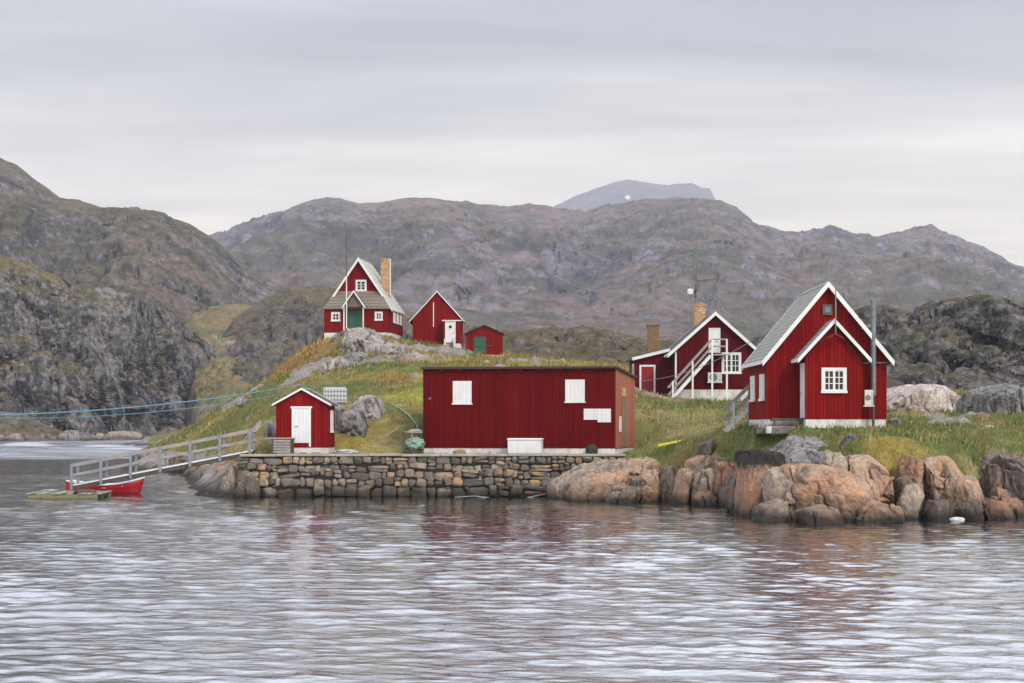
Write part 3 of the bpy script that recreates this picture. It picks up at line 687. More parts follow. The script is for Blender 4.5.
# ------------------------------------------------------------------ sky, sun, haze, camera
def build_light():
    el, az = R(38), R(148)      # sun above and behind the camera, to the right: direction it comes from, clockwise from +Y
    w = bpy.data.worlds.new('World'); SC.world = w; w.use_nodes = True
    nt = w.node_tree; nt.nodes.clear()
    t = NT.__new__(NT); t.t = nt
    sky = nt.nodes.new('ShaderNodeTexSky'); sky.sky_type = 'NISHITA'; sky.sun_disc = False; sky.sun_elevation = el; sky.sun_rotation = az
    sky.air_density = 1; sky.dust_density = 2
    dirv = t.n('TexCoord').outputs['Generated']; x, y, z = t.sep(dirv)
    zc = t.math('MAXIMUM', z, 0.)
    inv = t.math('DIVIDE', 1., t.math('ADD', zc, .055))
    cp = t.comb(t.math('MULTIPLY', t.math('MULTIPLY', x, inv), .42), t.math('MULTIPLY', t.math('MULTIPLY', y, inv), .75), 0.)
    n1 = t.noise(cp, .75, 6, .52, .35); n2 = t.noise(cp, 2.4, 6, .6, .2)
    n = t.math('ADD', t.math('MULTIPLY', n1, .78), t.math('MULTIPLY', n2, .22))
    cloud = t.ramp(n, [(.41, (.72, .73, .75)), (.475, (.91, .915, .925)), (.53, (1.08, 1.07, 1.055)), (.59, (1.34, 1.31, 1.27))])
    warm = t.mr(z, .0, .17, 1., 0.)
    base = t.ramp(z, [(0., (.90, .775, .58)), (.09, (.84, .75, .58)), (.14, (.53, .505, .455)), (.215, (.29, .305, .34))])
    cloud = t.mix(1., base, cloud, 'MULTIPLY')
    up = t.math('ADD', t.mr(z, .205, .28, 1.0, 3.3), t.mr(z, .32, .6, 0., -.5))
    bg2 = nt.nodes.new('ShaderNodeBackground'); nt.links.new(cloud, bg2.inputs[0]); nt.links.new(up, bg2.inputs[1])
    bg1 = nt.nodes.new('ShaderNodeBackground'); nt.links.new(sky.outputs[0], bg1.inputs[0]); bg1.inputs[1].default_value = .1
    mx = nt.nodes.new('ShaderNodeMixShader'); mx.inputs[0].default_value = .93
    out = nt.nodes.new('ShaderNodeOutputWorld')
    nt.links.new(bg1.outputs[0], mx.inputs[1]); nt.links.new(bg2.outputs[0], mx.inputs[2]); nt.links.new(mx.outputs[0], out.inputs[0])
    L = bpy.data.lights.new('sun', 'SUN'); L.energy = 1.5; L.angle = R(14); L.color = (1, .95, .88)
    o = bpy.data.objects.new('sun', L); COL.objects.link(o)
    o.rotation_euler = (math.pi / 2 - el, 0, math.pi - az) if False else (R(90) - el, 0, -az + math.pi)
    import mathutils
    d = mathutils.Vector((math.sin(az) * math.cos(el), math.cos(az) * math.cos(el), math.sin(el)))
    o.rotation_euler = d.to_track_quat('Z', 'Y').to_euler()
    # air
    hm = bpy.data.materials.new('air'); hm.use_nodes = True; hm.node_tree.nodes.clear()
    v = hm.node_tree.nodes.new('ShaderNodeVolumePrincipled'); v.inputs['Color'].default_value = (.81, .85, 1.0, 1); v.inputs['Density'].default_value = HAZE
    v.inputs['Anisotropy'].default_value = .1
    ou = hm.node_tree.nodes.new('ShaderNodeOutputMaterial'); hm.node_tree.links.new(v.outputs[0], ou.inputs['Volume'])
    if HAZE > 0:
        h = MB().box(-4200, 4200, -60, 7600, -70, 900).build('haze', hm); tag(h, 'thin pale air between the camera and the far hills', 'haze', kind='stuff')
    cam = bpy.data.cameras.new('camera'); c = bpy.data.objects.new('camera', cam); COL.objects.link(c)
    cam.sensor_width = 36; cam.lens = F * 36 / 1024; cam.clip_end = 20000; cam.clip_start = .5
    c.location = (0, 0, CAMZ); c.rotation_euler = (R(90), 0, 0)
    cam.shift_y = (YH - 341.5) / 1024
    SC.camera = c
    SC.view_settings.view_transform = 'Standard'; SC.view_settings.look = 'None'; SC.view_settings.exposure = EXPO; SC.view_settings.gamma = 1
    SC.view_settings.use_curve_mapping = False
    cy = SC.cycles; cy.use_denoising = True; cy.denoising_prefilter = 'ACCURATE'; cy.sample_clamp_indirect = 4; cy.max_bounces = 6; cy.diffuse_bounces = 3; cy.glossy_bounces = 3; cy.volume_bounces = 0; cy.use_adaptive_sampling = False
    SC.render.engine = 'CYCLES'

HAZE, EXPO = 1.25e-4, 0.68
# ------------------------------------------------------------------ building pieces
def boards(par, mat, sp, zt, za, th, y0, y1, cx=0):
    for sg in (-1, 1):
        p = [(cx + sg * sp, zt), (cx, za), (cx, za - th), (cx + sg * sp, zt - th)]
        MB().prism(p if sg > 0 else p[::-1], y0, y1).build('bargeboard', mat, par)

def fascias(par, mat, sp, y0, y1, tip, a=.14):
    for s in (-1, 1): MB().box(*sorted((s * (sp + .004), s * (sp + .03))), y0, y1, tip - a, tip + .02).build('fascia', mat, par)

def FR(o, u, n): return (o, u, (0, 0, 1), n)          # a face of a building: origin, along, up, outwards

def window(par, fr, u, v, w, h, cols=2, rows=3, leaves=2, name='window', fw=.11, glass=True, boarded=None, sillout=.05):
    """frame with casing, glazing bars and a set-back pane; returns the part"""
    m = MB(); c = .018
    m.fbox(fr, u - w / 2, u + w / 2, v + h - fw, v + h, -.02, .055)
    m.fbox(fr, u - w / 2 - .03, u + w / 2 + .03, v, v + fw, -.02, .055 + sillout)
    m.fbox(fr, u - w / 2, u - w / 2 + fw, v + fw, v + h - fw, -.02, .055)
    m.fbox(fr, u + w / 2 - fw, u + w / 2, v + fw, v + h - fw, -.02, .055)
    o = m.build(name, M['white'], par)
    iw, ih = w - 2 * fw, h - 2 * fw; u0, v0 = u - iw / 2, v + fw
    if boarded:
        MB().fbox(fr, u0, u0 + iw, v0, v0 + ih, -.02, .03).build('shutter', boarded, o); return o
    MB().fbox(fr, u0, u0 + iw, v0, v0 + ih, -.06, .006).build('pane', M['glass'], o)
    s = MB(); lw = iw / leaves; st = max(.035, lw * .11)
    for k in range(leaves):
        a = u0 + k * lw
        s.fbox(fr, a, a + st, v0, v0 + ih, .004, .045); s.fbox(fr, a + lw - st, a + lw, v0, v0 + ih, .004, .045)
        s.fbox(fr, a + st, a + lw - st, v0, v0 + st, .004, .042); s.fbox(fr, a + st, a + lw - st, v0 + ih - st, v0 + ih, .004, .042)
        for j in range(1, cols):
            x = a + st + (lw - 2 * st) * j / cols; s.fbox(fr, x - c, x + c, v0 + st, v0 + ih - st, .004, .032)
        for j in range(1, rows):
            y = v0 + st + (ih - 2 * st) * j / rows; s.fbox(fr, a + st, a + lw - st, y - c, y + c, .004, .029)
    s.build('sash', M['white'], o)
    return o

def door(par, fr, u, v, w, h, mat, frame=M['white'], fw=.1, panel=0, hand=1, head=0):
    m = MB()
    m.fbox(fr, u - w / 2 - fw, u - w / 2, v, v + h, -.02, .05); m.fbox(fr, u + w / 2, u + w / 2 + fw, v, v + h, -.02, .05)
    m.fbox(fr, u - w / 2 - fw - head, u + w / 2 + fw + head, v + h, v + h + fw, -.02, .055)
    d = MB()
    d.fbox(fr, u - w / 2, u + w / 2, v + .02, v + h, -.02, .024)
    for k in range(panel):
        b = h / panel; d.fbox(fr, u - w / 2 + .1, u + w / 2 - .1, v + .12 + k * b, v + (k + 1) * b - .08, .02, .034)
    o = d.build('door', mat, par)
    m.build('frame', frame, o)
    o_, uu, vv, nn = [np.array(q, float) for q in fr]
    hh = MB(); b = o_ + uu * (u + hand * (w / 2 - .1)) + vv * (v + h * .48)
    hh.tube(b + nn * .02, b + nn * .08, .02, 8); hh.tube(b + nn * .075, b + nn * .075 - uu * hand * .12, .016, 8)
    hh.build('handle', M['metal_dark'], o)
    return o

def gable_shell(par, W, L, f, eave, ridge, tip, ov_f, ov_b, ov_s, wall_m, roof_m, th=.12, fnd=None, board_m=None, board_h=.2, fascia=True, found_in=.02, walls='wall'):
    """front wall on y = 0, gable to the front; f foundation height; ridge = roof top height"""
    sl = (ridge - tip) / (W / 2 + ov_s)
    zw = ridge - th - .01 - sl * W / 2
    a = MB().prism([(-W / 2, f), (W / 2, f), (W / 2, zw), (0, ridge - th - .01), (-W / 2, zw)], 0, L)
    w = a.build(walls, wall_m, par)
    if fnd: MB().box(-W / 2 + found_in, W / 2 - found_in, found_in, L - found_in, -1.0, f - .002).build('foundation', fnd, par)
    sp = W / 2 + ov_s
    r = MB().chevron(sp, tip, ridge, th, -ov_f, L + ov_b).build('roof', roof_m, par)
    if board_m:
        boards(r, board_m, sp + .012, tip + .012, ridge + .025, board_h, -ov_f - .035, -ov_f - .002)
        boards(r, board_m, sp + .012, tip + .012, ridge + .025, board_h, L + ov_b + .002, L + ov_b + .035)
        if fascia: fascias(r, board_m, sp, -ov_f, L + ov_b, tip)
        MB().prism([(-.13, ridge + .035 - .13 * sl), (-.13, ridge + .005 - .13 * sl), (0, ridge + .005), (.13, ridge + .005 - .13 * sl), (.13, ridge + .035 - .13 * sl), (0, ridge + .035)], -ov_f - .03, L + ov_b + .03).build('ridge_cap', M['zinc'], r)
    return w, r, sl

def heat_pump(par, fr, u, v, w, h, d):
    o = MB().fbox(fr, u - w / 2, u + w / 2, v, v + h, .12, .12 + d).build('heat_pump', M['plastic'], par, bevel=.015)
    g = MB(); o_, uu, vv, nn = [np.array(q, float) for q in fr]
    r = min(w * .33, h * .42); cc = o_ + uu * (u - w * .1) + vv * (v + h / 2) + nn * (.12 + d)
    g.tube(cc, cc + nn * .012, r, 20); g.build('fan_guard', M['grille'], o)
    for k in range(6): MB().fbox(fr, u + w * .28, u + w * .46, v + h * (.12 + .13 * k), v + h * (.17 + .13 * k), .1 + d, .126 + d).build('louvre', M['grille'], o)
    b = MB(); b.fbox(fr, u - w / 2 - .05, u + w / 2 + .05, v - .05, v - .004, 0, .14 + d); b.build('bracket', M['white_worn'], o)
    return o

def stair(par, a, b, width, side, n, mat_tread, mat_str, rail=True, rail_m=None, riser=.05, rh=.9, posts=(), ground_z=None):
    """flight from a (bottom) to b (top) running in the local xz plane; side = y direction of the far side"""
    ax, ay, az = a; bx, by, bz = b
    for y in (0, width):
        p = (ax, ay + side * y, az); q = (bx, by + side * y, bz); MB().beam(p, q, .05, .2).build('stringer', mat_str, par)
    for k in range(n):
        f = (k + .5) / n; x = ax + (bx - ax) * f; z = az + (bz - az) * f; dx = (bx - ax) / n
        y0, y1 = sorted((ay - side * .02, ay + side * (width + .02)))
        MB().box(x - abs(dx) * .55, x + abs(dx) * .55, y0, y1, z + .06, z + .1).build('tread', mat_tread, par)
    if rail:
        for y in ((0, width) if rail == 2 else (0,)):
            MB().beam((ax, ay + side * y, az + rh), (bx, by + side * y, bz + rh), .06, .12).build('handrail', rail_m or mat_str, par)
            MB().beam((ax, ay + side * y, az + rh * .5), (bx, by + side * y, bz + rh * .5), .05, .10).build('midrail', rail_m or mat_str, par)

def onground(px, py, d0=98., d1=150.):
    d = np.linspace(d0, d1, 200); X, Y, Z = P(px, py, d)
    k = np.argmax(ground(X, Y) > Z); return (float(X[k]), float(Y[k]), float(Z[k]))

# ------------------------------------------------------------------ the big house on the right
def main_house():
    X, Y, rz, W, L, Z = PLOT['main']; Z = 3.5
    h = thing('house', 'tall red house with gabled front porch and pale slate roof, right of the stair', 'house', (X, Y, Z))
    gable_shell(h, W, L, .36, 0, 6.40, 2.93, .38, .55, .25, M['red'], M['shingle'], .13, M['found'], M['white'], .27)
    lf = FR((-W / 2, 0, 0), (0, 1, 0), (-1, 0, 0)); fr = FR((0, 0, 0), (1, 0, 0), (0, -1, 0))
    for u in (1.75, 5.2):
        w = window(h, lf, u, 1.18, 1.55, 1.2, boarded=M['white_worn'])
        w['label'] = 'white boarded-up window'
    # porch
    pw, pl = 2.42, 1.78
    p = MB().prism([(-pw / 2, .36), (pw / 2, .36), (pw / 2, 3.02), (0, 4.42), (-pw / 2, 3.02)], -pl, -.003); po = p.build('porch', M['red'], h)
    MB().box(-pw / 2 + .02, pw / 2 - .02, -pl + .02, .01, -1, .358).build('porch_foundation', M['found'], po)
    pr = MB().chevron(1.56, 2.95, 4.66, .11, -pl - .32, -.004).build('porch_roof', M['shingle'], h)
    boards(pr, M['white'], 1.575, 2.965, 4.685, .2, -pl - .355, -pl - .322)
    fascias(pr, M['white'], 1.56, -pl - .32, -.01, 2.95, .13)
    pf = FR((0, -pl, 0), (1, 0, 0), (0, -1, 0))
    window(h, pf, .02, 1.48, 1.08, 1.1)
    door(h, FR((-pw / 2, -pl, 0), (0, 1, 0), (-1, 0, 0)), .72, .4, .82, 2.25, M['white'], fw=.14, hand=1)
    # gable lamp box
    lb = MB().fbox(fr, -.21, .21, 4.95, 5.4, 0, .12).build('vent_box', M['metal_dark'], h)
    MB().fbox(fr, -.11, .11, 5.06, 5.29, .115, .135).build('grille', M['zinc'], lb)
    # little hood and pole on the porch gable
    hd = MB(); hd.chevron(.36, 3.86, 4.05, .06, -pl - .5, -pl - .358); hd.build('hood', M['red_trim'], po)
    MB().tube((.02, -pl - .46, 3.98), (.02, -pl - .46, 6.05), .028, 8).build('pole', M['zinc'], po)
    MB().tube((0, -.42, 6.40), (0, -.42, 7.55), .035, 8, .016).build('lightning_rod', M['zinc'], h)
    # gutter pipe
    g = MB().tube((1.3, -.12, 2.82), (2.72, -.12, 2.84), .035, 8).build('gutter_pipe', M['green_worn'], h)
    sg = MB(); sg.tube((1.5, -.05, 4.35), (1.75, -.3, 4.42), .03, 8); sg.tube((1.75, -.3, 4.42), (1.86, -.32, 4.38), .05, 8, .07); sg.build('spotlight', M['zinc'], h)
    for k, (x0, x1) in enumerate(((-2.55, -1.95), (-1.9, -1.25))):
        pass
    # flue
    t = thing('flue_pipe', 'tall grey steel flue rising in front of the right end of the porch house', 'flue', (X + 1.98, Y - .32, Z - .1))
    MB().tube((0, 0, 0), (0, 0, 1.5), .06, 10).build('support', M['metal_dark'], t)
    MB().tube((0, 0, 1.5), (0, 0, 5.62), .12, 14).build('pipe', M['zinc'], t, smooth=False)
    MB().tube((0, 0, 5.62), (0, 0, 5.70), .15, 14).build('cap', M['zinc'], t)
    for z in (2.2, 3.1, 4.0, 4.9): MB().tube((0, 0, z), (0, 0, z + .05), .13, 14).build('collar', M['zinc'], t)
    heat_pump(h, FR((0, -.36, 0), (1, 0, 0), (0, -1, 0)), 1.72, .98 - .02, .38, .68, .2)
    # steps and platform
    s = thing('doorstep', 'low dark timber platform with grey stone steps left of the porch', 'step', (X - 2.0, Y - .75, Z))
    MB().box(-.55, .72, -.45, .5, .28, .40).build('deck', M['wood_dark'], s)
    for x in (-.5, .62):
        MB().box(x, x + .08, -.4, -.3, -.3, .28).build('leg', M['wood_dark'], s)
    MB().box(-1.3, -.56, -.4, .3, -.3, .02).build('stone_slab', M['rock_stump'], s, bevel=.05)
    MB().box(-.9, .4, -.95, -.47, -.3, .06).build('stone_slab', M['rock_stump'], s, bevel=.05)
    k = thing('bucket', 'small white bucket on the grass below the porch steps', 'bucket', P(769, 432, 86.2))
    MB().tube((0, 0, -.05), (0, 0, .24), .11, 14, .135).build('body', M['white_worn'], k, smooth=False)
    curve_tube('handle', [(.135 * math.cos(a), .02, .24 + .1 * math.sin(a)) for a in np.linspace(0, math.pi, 9)], .008, M['metal_dark'], k)

def side_stair():
    a = P(726, 431, 95.5); t = thing('wooden_stair', 'short silvered wooden stair with double handrail leading to the back of the porch house', 'stair', a)
    b = (1.25, .1, 1.25)
    stair(t, (0, 0, 0), (b[0], 0, b[2]), .9, 1, 6, M['wood_grey'], M['white_worn'], rail=2, rail_m=M['wood_grey'], rh=1.0)
    for x, y in ((.36, 0), (1.2, 0), (.36, .9), (1.2, .9)):
        MB().box(x - .04, x + .04, y - .07 if y == 0 else y + .02, y - .02 if y == 0 else y + .07, -.3, x + 1.0).build('post', M['white_worn'], t)
    MB().beam((1.12, -.06, -.2), (1.36, -.06, 1.2), .05, .07).build('brace', M['wood_dark'], t)

# ------------------------------------------------------------------ storage building on the quay
def storage():
    X, Y, rz, W, L, Z = PLOT['store']
    h = thing('storage_shed', 'long flat-roofed dark red storage shed standing on the stone quay', 'shed', (X, Y, Z), rz)
    zf, zb, f = 4.33, 4.02, .27
    m = MB().hexa([(-W / 2, 0, f), (W / 2 - .03, 0, f), (W / 2 - .03, L, f), (-W / 2, L, f), (-W / 2, 0, zf), (W / 2 - .03, 0, zf), (W / 2 - .03, L, zb), (-W / 2, L, zb)])
    m.build('wall', M['red_dark'], h)
    s = MB().hexa([(W / 2 - .028, .0, f), (W / 2, .0, f), (W / 2, L, f), (W / 2 - .028, L, f), (W / 2 - .028, 0, zf - .01), (W / 2, 0, zf - .01), (W / 2, L, zb - .01), (W / 2 - .028, L, zb - .01)])
    s.build('end_wall', M['red_worn'], h)['label'] = 'sun-bleached orange brown end wall'
    fd = MB()
    for x0, x1 in ((-W / 2 + .03, -.6), (.95, W / 2 - 1.4), (W / 2 - 1.05, W / 2 - .05)): fd.box(x0, x1, .03, .5, -.6, f - .003)
    fd.box(-W / 2 + .03, W / 2 - .05, .5, L - .03, -.6, f - .003)
    fd.build('foundation', M['found'], h)
    r = MB().hexa([(-W / 2 - .1, -.22, zf + .0), (W / 2 + .12, -.22, zf), (W / 2 + .12, L + .15, zb - .01), (-W / 2 - .1, L + .15, zb - .01), (-W / 2 - .1, -.22, zf + .11), (W / 2 + .12, -.22, zf + .11), (W / 2 + .12, L + .15, zb + .1), (-W / 2 - .1, L + .15, zb + .1)])
    r.build('roof', M['felt'], h)
    for k in range(9):
        x = -W / 2 + .95 + k * (W - 1.3) / 8.4
        MB().box(x - .075, x + .075, -.2, 0, zf - .15, zf - .003).build('rafter', M['red_dark'], h)
    fr = FR((0, 0, 0), (1, 0, 0), (0, -1, 0))
    u = lambda px: -W / 2 + (px - 423) / 193 * W
    v = lambda py: (452.5 - py) / 84 * 4.3
    for a, b, c, d, nm in ((453.3, 472.2, 380, 402.5, 'shutter'), (566, 585.2, 379, 401, 'shutter')):
        o = MB().fbox(fr, u(a), u(b), v(d), v(c), -.01, .06).build(nm, M['white_boards'], h)
        MB().fbox(fr, u(a) - .05, u(b) + .05, v(d) - .06, v(d) - .002, -.01, .1).build('sill', M['white'], o)
    o = MB().fbox(fr, u(584.3), u(611), v(419), v(408), -.01, .05).fbox(fr, u(598), u(611), v(421.5), v(419), -.01, .05).build('panel', M['white_boards'], h)
    o['label'] = 'white board patch with a notched lower edge'
    MB().fbox(fr, u(429), u(431), v(398.5), v(396.5), 0, .05).build('vent_cap', M['zinc'], h)
    ef = FR((W / 2, 0, 0), (0, 1, 0), (1, 0, 0))
    d = door(h, ef, 3.2, .3, 1.5, 2.5, M['green_worn'], frame=M['red_worn'], hand=-1)
    MB().fbox(ef, 1.3, 2.0, 1.1, 1.9, -.01, .05).build('hatch', M['white_worn'], h)
    MB().fbox(ef, 2.5, 4.0, 2.95, 3.4, -.01, .04).build('panel', m_plain('raw_board', (.5, .3, .17), (.42, .25, .15), 3), h)
    # white box
    c, s_ = math.cos(rz), math.sin(rz)
    w = lambda x, y: (X + x * c - y * s_, Y + x * s_ + y * c)
    bx, by = w((u(511) + u(544)) / 2, -.42)
    b = thing('storage_box', 'white lidded box standing against the front of the long red shed', 'box', (bx, by, Z - .02), rz)
    bw = u(544) - u(511)
    MB().box(-bw / 2, bw / 2, -.38, .38, .02, .68).build('body', M['white'], b, bevel=.02)
    MB().box(-bw / 2 - .02, bw / 2 + .02, -.40, .4, .684, .80).build('lid', M['white'], b, bevel=.02)
    # dark bag by the foundation
    bx, by = w(u(592.5), -.16)
    q = blob('rubbish_bag', (.3, .16, .3), (bx, by, Z + .16), M['black_rubber'], 5, .2)
    tag(q, 'small black sack tucked against the white foundation of the long shed', 'sack')

# ------------------------------------------------------------------ boat shed
def boat_shed():
    X, Y, rz, W, L, Z = PLOT['boat']
    h = thing('boat_shed', 'small bright red shed with one white door at the left end of the quay', 'shed', (X, Y, Z), rz)
    gable_shell(h, W, L, .3, 0, 3.32, 2.5, .16, .16, .17, M['red'], M['roof_dark'], .07, None, M['white'], .1, False)
    fd = MB().box(-W / 2 + .02, W / 2 - .02, .02, L - .02, .0, .298).build('foundation', M['found'], h)
    fr = FR((0, 0, 0), (1, 0, 0), (0, -1, 0))
    door(h, fr, -.03, .52, .78, 1.78, M['white_boards'], fw=.1, hand=-1, head=.06)
    [MB().fbox(fr, x, x + .1, .34, .517, -.02, .05).build('door_jamb', M['white'], h) for x in (-.52, .36)]
    rf = FR((W / 2, 0, 0), (0, 1, 0), (1, 0, 0))
    window(h, rf, 1.25, 1.05, .8, 1.15, fw=.1, boarded=M['white'])
    for x in (-.75, -.1, .55): MB().box(x, x + .35, -.12, .015, -.02, .06).build('footing', M['concrete'], h)
    # trestle / fish crate stand to its left
    a = P(283, 449.5, 101.6); b = thing('work_bench', 'rough grey bench with a slatted front beside the small red shed', 'bench', (a[0] - .05, a[1], 2.12), rz)
    MB().box(-.85, .62, -.3, .35, .78, .84).build('top', M['wood_pale'], b)
    for x, y in ((-.45, -.25), (.52, -.25), (-.45, .28), (.52, .28)): MB().box(x - .04, x + .04, y - .04, y + .04, 0, .778).build('leg', M['wood_dark'], b)
    s = MB()
    for k in range(5): s.box(-.40, .47, -.28, -.25, .06 + k * .14, .17 + k * .14)
    s.build('slat_front', M['wood_grey'], b)
    # caged white tank behind
    a = onground(335, 405); k = thing('caged_tank', 'white plastic tank in a wire cage on the slope behind the small red shed', 'tank', (a[0], a[1], a[2] - .05), R(-8))
    MB().box(-.58, .58, -.45, .45, .14, 1.02).build('tank', M['white'], k, bevel=.06)
    c = MB()
    for i in range(8):
        x = -.62 + i * 1.24 / 7
        c.tube((x, -.5, .1), (x, -.5, 1.06), .014, 5); c.tube((x, .5, .1), (x, .5, 1.06), .014, 5)
    for i in range(5):
        z = .1 + i * .24
        c.tube((-.62, -.5, z), (.62, -.5, z), .014, 5); c.tube((-.62, .5, z), (.62, .5, z), .014, 5)
        for s in (-1, 1): c.tube((s * .62, -.5, z), (s * .62, .5, z), .014, 5)
    c.build('cage', M['zinc'], k)
    MB().box(-.62, .62, -.5, .5, -.5, .1).build('pallet', M['wood_pale'], k)

# ------------------------------------------------------------------ house on the hill
def hill_house():
    X, Y, rz, W, L, Z = PLOT['hill']; rz = R(-5.3)
    h = thing('house', 'red hilltop house with pent roof, green double doors and an orange brick chimney', 'house', (X, Y, Z), rz)
    # main block sits back by the depth of the front lean-to
    a = 1.15
    sp, ridge, tip = 3.12, 7.82, 3.2
    sl = (ridge - tip) / sp; th = .12
    zw = ridge - th - .01 - sl * W / 2
    MB().prism([(-W / 2, 1.0), (W / 2, 1.0), (W / 2, zw), (0, ridge - th - .01), (-W / 2, zw)], a, L).build('wall', M['red'], h)
    lw = MB().hexa([(-W / 2, 0, 1.0), (W / 2 - .25, 0, 1.0), (W / 2 - .25, a - .002, 1.0), (-W / 2, a - .002, 1.0), (-W / 2, 0, 3.1), (W / 2 - .25, 0, 3.1), (W / 2 - .25, a - .002, 3.1), (-W / 2, a - .002, 3.1)]).build('front_wall', M['red'], h)
    MB().box(-W / 2 + .02, W / 2 - .27, .02, a, -1.0, .998).box(-W / 2 + .02, W / 2 - .02, a, L - .02, -1.2, .998).build('foundation', M['found'], h)
    r = MB().chevron(sp, tip, ridge, th, a - .42, L + .3).build('roof', M['roof_light'], h)
    boards(r, M['white'], sp + .012, tip + .012, ridge + .03, .34, a - .46, a - .422)
    fascias(r, M['white'], sp, a - .42, L + .3, tip, .16)
    # pent roof
    x0, x1 = 3.08, 2.0
    p = MB().hexa([(-x0, -.25, 3.11), (x0 - .1, -.25, 3.11), (x0 - .1, a - .01, 3.11), (-x0, a - .01, 3.11), (-x0, -.25, 3.2), (x0 - .1, -.25, 3.2), (x1, a - .01, 4.8), (-x1, a - .01, 4.8)])
    pe = p.build('pent_roof', M['roof_brown'], h)
    # porch gable over the doors
    cx = -.12
    pr = MB().chevron(1.05, 3.25, 4.72, .08, -1.0, .5, cx).build('porch_roof', M['roof_brown'], h)
    boards(pr, M['white'], 1.06, 3.26, 4.76, .2, -1.04, -1.002, cx)
    MB().prism([(cx - .85, 3.25), (cx + .85, 3.25), (cx, 4.5)], -.75, -.3).build('porch_gable', m_plain('brown_boards', (.16, .13, .1), (.11, .09, .07), 4), h)
    for x in (cx - .9, cx + .85): MB().box(x - .05, x + .05, -.9, -.8, .6, 3.3).build('post', M['white'], h)
    fr = FR((0, 0, 0), (1, 0, 0), (0, -1, 0))
    for s in (-1, 1): door(h, fr, cx + s * .34, 1.05, .66, 1.9, M['green'], frame=M['green'], fw=.03, panel=2, hand=-s)
    window(h, fr, -1.92, 2.0, .82, .85, cols=1, rows=2, fw=.14)
    window(h, fr, 2.0, 2.05, .72, .82, cols=1, rows=2, fw=.14)
    gf = FR((0, a, 0), (1, 0, 0), (0, -1, 0))
    window(h, gf, .2, 4.78, 1.0, 1.05, cols=1, rows=3, fw=.13)
    rf = FR((W / 2, 0, 0), (0, 1, 0), (1, 0, 0))
    for u in (2.6, 4.6, 6.6): window(h, rf, u, 1.95, 1.1, 1.15, fw=.14, boarded=M['white_worn'])
    ch = MB().box(1.5, 2.32, 4.4, 5.2, 3.0, 7.9).build('chimney', M['brick'], h)
    MB().box(1.45, 2.37, 4.35, 5.25, 7.9, 8.03).build('chimney_cap', M['brick'], ch)
    MB().tube((2.36, 4.36, 4.6), (2.36, 4.36, 7.95), .05, 8).build('pipe', M['white'], ch)
    # flagpole
    b = P(346.5, 334, 176.5); t = thing('flagpole', 'tall thin flagpole, white below and red above, in front of the hilltop house', 'flagpole', (b[0], b[1], b[2] - .5))
    MB().tube((0, 0, 0), (0, 0, 5.6), .055, 8, .045).build('pole', M['white'], t)
    MB().tube((0, 0, 5.6), (0, 0, 9.5), .035, 8, .015).build('topmast', M['red_trim'], t)

def hill_gable():
    X, Y, rz, W, L, Z = PLOT['gable']
    h = thing('cottage', 'plain red gabled cottage with one white door, between the hilltop house and the hut', 'house', (X, Y, Z))
    gable_shell(h, W, L, .35, 0, 5.3, 2.5, .2, .2, .3, M['red'], M['roof_dark'], .1, M['found'], M['white'], .13, False)
    fr = FR((0, 0, 0), (1, 0, 0), (0, -1, 0))
    x0, x1, d = .6, 2.2, 1.3
    p = MB().box(x0, x1, -d, -.003, .4, 2.45).build('porch', M['red'], h)
    MB().box(x0 - .08, x1 + .1, -d - .12, -.004, 2.452, 2.55).build('porch_roof', M['white'], h)
    MB().box(x0, x1, -d + .02, 0.01, -.8, .398).build('porch_foundation', M['found'], p)
    pf = FR((0, -d, 0), (1, 0, 0), (0, -1, 0))
    dd = door(h, pf, 1.28, .45, .78, 1.9, M['white'], fw=.09, hand=1)
    MB().tube((1.28, -d - .02, 1.92), (1.28, -d - .045, 1.92), .15, 14).build('round_pane', M['glass'], dd)
    MB().fbox(fr, -.36, -.28, 2.0, 4.25, -.01, .06).build('trim_board', M['white'], h)
    st = MB()
    for x in (.85, 1.72): st.box(x - .12, x + .0, -d - 1.0, -d - .02, -.6, .95 if x > 1 else .8)
    st.build('stair_cheek', M['white'], h)
    for k in range(3): MB().box(.85, 1.6, -d - .3 * (k + 1), -d - .3 * k - .01, .22 - .2 * k, .32 - .2 * k).build('step', M['wood_grey'], h)

def hill_hut():
    X, Y, rz, W, L, Z = PLOT['hut']
    h = thing('hut', 'low red hut with a green shutter door on the hilltop', 'shed', (X, Y, Z))
    gable_shell(h, W, L, .1, 0, 2.72, 1.98, .15, .15, .12, M['red'], M['felt'], .08, M['found'], M['felt'], .09, False)
    fr = FR((0, 0, 0), (1, 0, 0), (0, -1, 0))
    door(h, fr, -.38, .22, 1.0, 1.45, M['green'], frame=M['green'], fw=.03, hand=1)
    MB().fbox(fr, -.95, .75, .85, .93, .03, .07).build('door_bar', M['metal_dark'], h)

